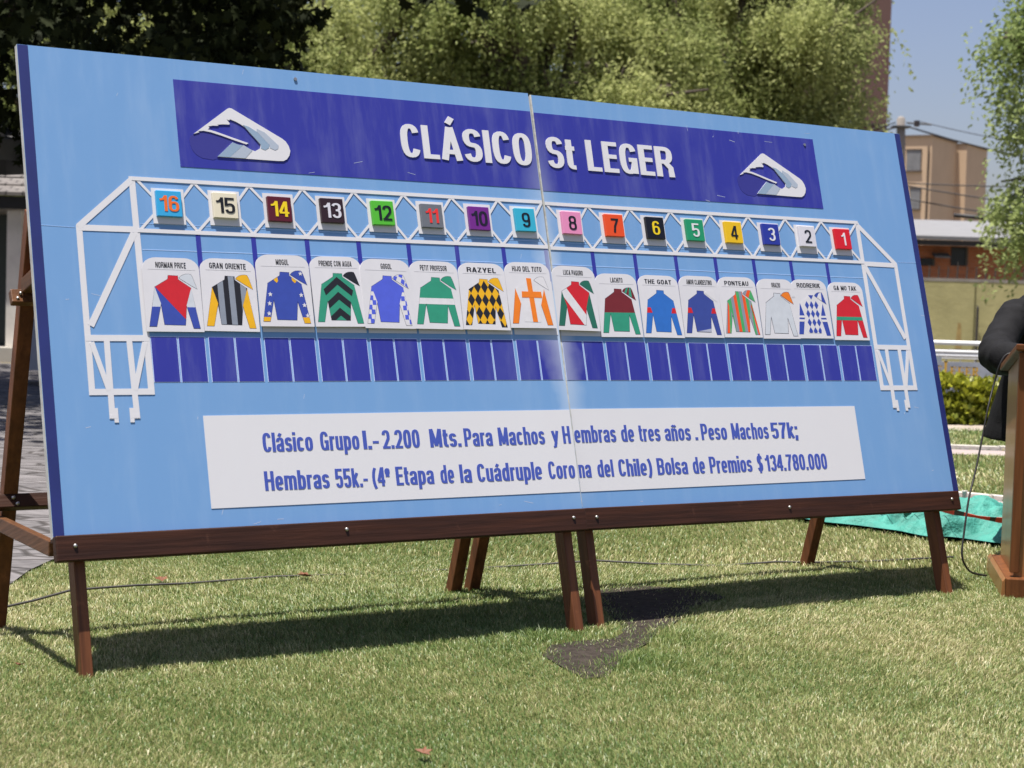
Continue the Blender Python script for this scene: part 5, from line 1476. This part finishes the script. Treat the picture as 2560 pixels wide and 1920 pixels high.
def beige_block():
    root = empty('apartment_block', (23.6, 100, 0)); tag(root, 'beige stepped apartment block against the sky at the right', 'building')
    m = mat('beige_render', (0.58, 0.42, 0.275), .9, var=.05, scale=.6)
    root.rotation_euler = (0, 0, R(-31))
    MB().box((-16, 0, -.5), (0, 4.66, 10.75)).build('wall', m, root)
    MB().box((-8, 4.66, -.5), (.62, 8.9, 10.68)).build('wall', m, root)
    ck = mat('roof_coping', (0.16, 0.12, 0.09), .9)
    MB().box((-16.1, -.1, 10.752), (.10, 4.55, 10.84)).build('coping', ck, root)
    MB().box((-7.9, 4.60, 10.682), (.72, 9.0, 10.75)).build('coping', ck, root)
    gl = mat('curtained_window', (0.20, 0.20, 0.20), .3, var=.2, scale=2)
    fr = mat('window_reveal', (0.10, 0.075, 0.055), .8)
    for x0, x1 in ((-1.47, -.64), (-4.2, -3.2), (-7.2, -6.2)):
        for z1 in (9.98, 7.79, 5.6, 3.4):
            d = .28 if z1 < 8 and x0 > -2 else 0
            w = MB().box((x0 + d, -.03, z1 - 1.16), (x1 + d * .2, -.004, z1)).build('window', gl, root)
            MB().box((x0 + d - .06, -.06, z1), (x1 + d * .2 + .06, -.002, z1 + .07)).box((x0 + d - .10, -.10, z1 - 1.26), (x1 + .1, -.002, z1 - 1.162)).box((x1 + d * .2, -.05, z1 - 1.16), (x1 + d * .2 + .05, -.002, z1)).build('frame', fr, w)
    MB().tube([(-.18, -.08, 0), (-.18, -.08, 10.2)], .05, 6).build('drain_pipe', fr, root)
beige_block()
def tower():
    root = empty('apartment_tower', (25.15, 120, 0)); tag(root, 'tall brown tower block half hidden by the drooping trees', 'building')
    m = mat('brown_tower_render', (0.150, 0.085, 0.070), .9, var=.07, scale=.4)
    MB().box((-17, 0, -.5), (0, 16, 38)).build('wall', m, root)
    lg = mat('tower_ledge', (0.05, 0.04, 0.035), .9)
    MB().box((-17.02, -.2, 13.25), (.12, -.004, 13.42)).build('ledge', lg, root)
    gl = mat('tower_window', (0.10, 0.11, 0.12), .25); fr = mat('tower_window_frame', (0.05, 0.05, 0.05), .7)
    for k in range(7):
        for x in (-2.6, -7.2, -11.8):
            z = 13.62 + 2.75 * k
            if k == 0 and x > -3: x0, x1, z0, z1 = x, x + .9, 13.44, 13.95
            else: x0, x1, z0, z1 = x, x + 1.2, z, z + 1.1
            if x > -3 and k > 0: continue
            w = MB().box((x0, -.03, z0), (x1, -.004, z1)).build('window', gl, root)
            MB().box((x0 - .08, -.06, z1), (x1 + .08, -.002, z1 + .09)).box((x0 - .08, -.05, z0), (x0, -.002, z1)).build('frame', fr, w)
tower()
pol = empty('utility_pole', (13.05, 60, 0)); tag(pol, 'pale concrete utility pole with wires beside the board corner', 'utility pole')
MB().tube([(.12, 0, -.3), (.03, 0, 6.6), (0, 0, 7.48), (0, 0, 7.55)], [.20, .155, .14, .06], 10).build('shaft', mat('pale_concrete', (0.24, 0.215, 0.19), .9, var=.12, scale=3), pol, smooth=True)
MB().box((-.3, -.26, 7.16), (.3, .26, 7.22)).build('bracket', mat('dark_steel', (0.06, 0.06, 0.06), .6), pol)
MB().tube([(.55, 0, 7.22), (.55, 0, 7.42)], .10, 8).build('insulator', mat('dark_ceramic', (0.05, 0.04, 0.04), .3), pol)
MB().tube([(.2, 0, 7.34), (1.05, 0, 7.30)], .035, 6).build('bracket', mat('dark_steel', (0.06, 0.06, 0.06), .6), pol)
wire_m = mat('black_wire', (0.03, 0.03, 0.032), .6)
def wire(p, q, sag, r, lab):
    p, q = Vector(p), Vector(q)
    P = [p.lerp(q, k / 14) - Vector((0, 0, sag * 4 * (k / 14) * (1 - k / 14))) for k in range(15)]
    tag(MB().tube([tuple(x) for x in P], r, 5).build('overhead_wire', wire_m, smooth=True), lab, 'wire', 'overhead wires at the right')
wire((13.2, 59.9, 7.22), (24, 62, 5.9), .35, .030, 'thick overhead wire falling rightwards from the bracket of the utility pole')
wire((13.6, 60, 7.42), (24, 61, 6.6), .35, .014, 'thin overhead wire leaving the insulator of the utility pole')
wire((13.0, 59.9, 7.2), (2, 56, 5.4), .4, .030, 'overhead wire running left from the utility pole behind the board')
wire((12.9, 60.1, 7.35), (2, 62, 5.8), .5, .020, 'thin overhead wire running left from the pole top towards the tower')
wire((13.3, 60, 5.28), (26, 60, 5.55), .12, .022, 'level overhead wire crossing the beige block between its two window rows')
wire((13.3, 60, 5.20), (26, 59, 4.2), .25, .024, 'sagging overhead wire crossing the beige block at its lower window')
wire((13.3, 60, 4.75), (26, 60, 3.6), .2, .024, 'lowest sagging overhead wire in front of the beige block')
wire((12.5, 50, 3.72), (22, 50, 3.95), .22, .060, 'thick black cable bundle stretched in front of the pale roof')
wire((12.0, 50, 3.22), (22, 50, 2.7), .12, .016, 'thin overhead wire in front of the lower edge of the pale roof')

# ================================================================== CLUBHOUSE SIDE, LEFT
def clubhouse():
    root = empty('clubhouse', (-8, 24, 0)); tag(root, 'white walled clubhouse with a grey tiled roof behind the left edge of the board', 'building')
    wm = mat('old_white_wall', (0.74, 0.70, 0.64), .9, var=.12, scale=2.5)
    MB().box((-14, .6, -.1), (7.5, 4, 2.2)).build('wall', wm, root)
    tl = bpy.data.materials.new('grey_roof_tiles'); tl.use_nodes = True; nt = tl.node_tree; b_ = nt.nodes['Principled BSDF']; b_.inputs['Roughness'].default_value = .85
    tc = nt.nodes.new('ShaderNodeTexCoord'); bk = nt.nodes.new('ShaderNodeTexBrick'); bk.inputs['Scale'].default_value = 2.4; bk.inputs['Row Height'].default_value = .30; bk.inputs['Brick Width'].default_value = .55
    bk.inputs['Color1'].default_value = (.20, .18, .165, 1); bk.inputs['Color2'].default_value = (.145, .13, .12, 1); bk.inputs['Mortar'].default_value = (.05, .045, .04, 1); bk.inputs['Mortar Size'].default_value = .035
    nt.links.new(tc.outputs['Object'], bk.inputs[0]); nt.links.new(bk.outputs[0], b_.inputs['Base Color'])
    rf = MB()
    for k in range(9):
        y0 = -.2 + k * .36; z0 = 2.26 + k * .125
        rf.hexa([(-15, y0, z0), (8, y0, z0), (8, y0 + .42, z0 + .13), (-15, y0 + .42, z0 + .13), (-15, y0, z0 + .05), (8, y0, z0 + .05), (8, y0 + .42, z0 + .17), (-15, y0 + .42, z0 + .17)])
    ro = rf.build('roof', tl, root)
    MB().box((-15, -.16, 2.08), (8, -.10, 2.25)).build('fascia', mat('black_fascia', (0.02, 0.02, 0.02), .7), ro)
    for x in (1.0, 4.1, -1.9):
        MB().box((x, -.02, .19), (x + .19, .35, 2.06)).build('column', wm, root)
    MB().box((-3, -.3, -.1), (7.5, .599, .185)).build('step', mat('pale_step', (0.46, 0.43, 0.38), .9, var=.1, scale=4), root)
    dm = mat('dark_green_door', (0.020, 0.030, 0.025), .4)
    d = MB().box((.05, .50, .19), (.98, .59, 2.02)).build('door', dm, root)
    MB().box((.42, .47, .55), (.56, .499, 1.75)).build('glass', mat('door_glass', (0.12, 0.14, 0.14), .1), d)
clubhouse()
def parasol():
    root = empty('parasol', (-6.3, 17.6, 0)); tag(root, 'dark grey market parasol in the shade by the clubhouse', 'parasol')
    cm_ = mat('grey_parasol_cloth', (0.15, 0.15, 0.15), .8, var=.1, scale=3)
    n = 8; V = [(0, 0, 3.05)]
    for k in range(n): V.append((1.75 * math.cos(R(22.5 + 45 * k)), 1.75 * math.sin(R(22.5 + 45 * k)), 2.46))
    for k in range(n): V.append((1.75 * math.cos(R(22.5 + 45 * k)), 1.75 * math.sin(R(22.5 + 45 * k)), 2.26))
    MB().add(V, [(0, 1 + k, 1 + (k + 1) % n) for k in range(n)] + [(1 + k, 9 + k, 9 + (k + 1) % n, 1 + (k + 1) % n) for k in range(n)]).build('canopy', cm_, root)
    MB().tube([(0, 0, -.02), (0, 0, 3.1)], .03, 8).build('pole', mat('parasol_pole', (0.25, 0.24, 0.22), .5), root)
    MB().tube([(0, 0, -.01), (0, 0, .07)], [.32, .28], 16).build('base', mat('parasol_base', (0.10, 0.10, 0.10), .8), root)
    rbm = mat('parasol_rib', (0.30, 0.28, 0.26), .6)
    for k in range(n):
        a = R(22.5 + 45 * k); MB().tube([(.03 * math.cos(a), .03 * math.sin(a), 2.35), (1.0 * math.cos(a), 1.0 * math.sin(a), 2.66)], .014, 5).build('rib', rbm, root)
parasol()
def table():
    root = empty('garden_table', (-4.95, 18.9, 0)); tag(root, 'small table under a white cloth in the shade behind the left easel', 'table')
    MB().tube([(0, 0, .66), (0, 0, .69)], .42, 20).build('tabletop', mat('table_board', (0.2, 0.17, 0.14), .7), root)
    mb = MB(); n = 40
    V = [(0, 0, .697)] + [(.44 * math.cos(2 * math.pi * k / n), .44 * math.sin(2 * math.pi * k / n), .696) for k in range(n)] + [((.46 + .04 * math.sin(k * 2.4)) * math.cos(2 * math.pi * k / n), (.46 + .04 * math.sin(k * 2.4)) * math.sin(2 * math.pi * k / n), .16) for k in range(n)]
    mb.add(V, [(0, 1 + k, 1 + (k + 1) % n) for k in range(n)] + [(1 + k, 1 + n + k, 1 + n + (k + 1) % n, 1 + (k + 1) % n) for k in range(n)])
    mb.build('cloth', mat('white_cloth', (0.55, 0.55, 0.60), .9), root, smooth=True)
    MB().tube([(0, 0, 0), (0, 0, .66)], .04, 8).build('leg', mat('table_leg', (0.08, 0.07, 0.06), .6), root)
table()
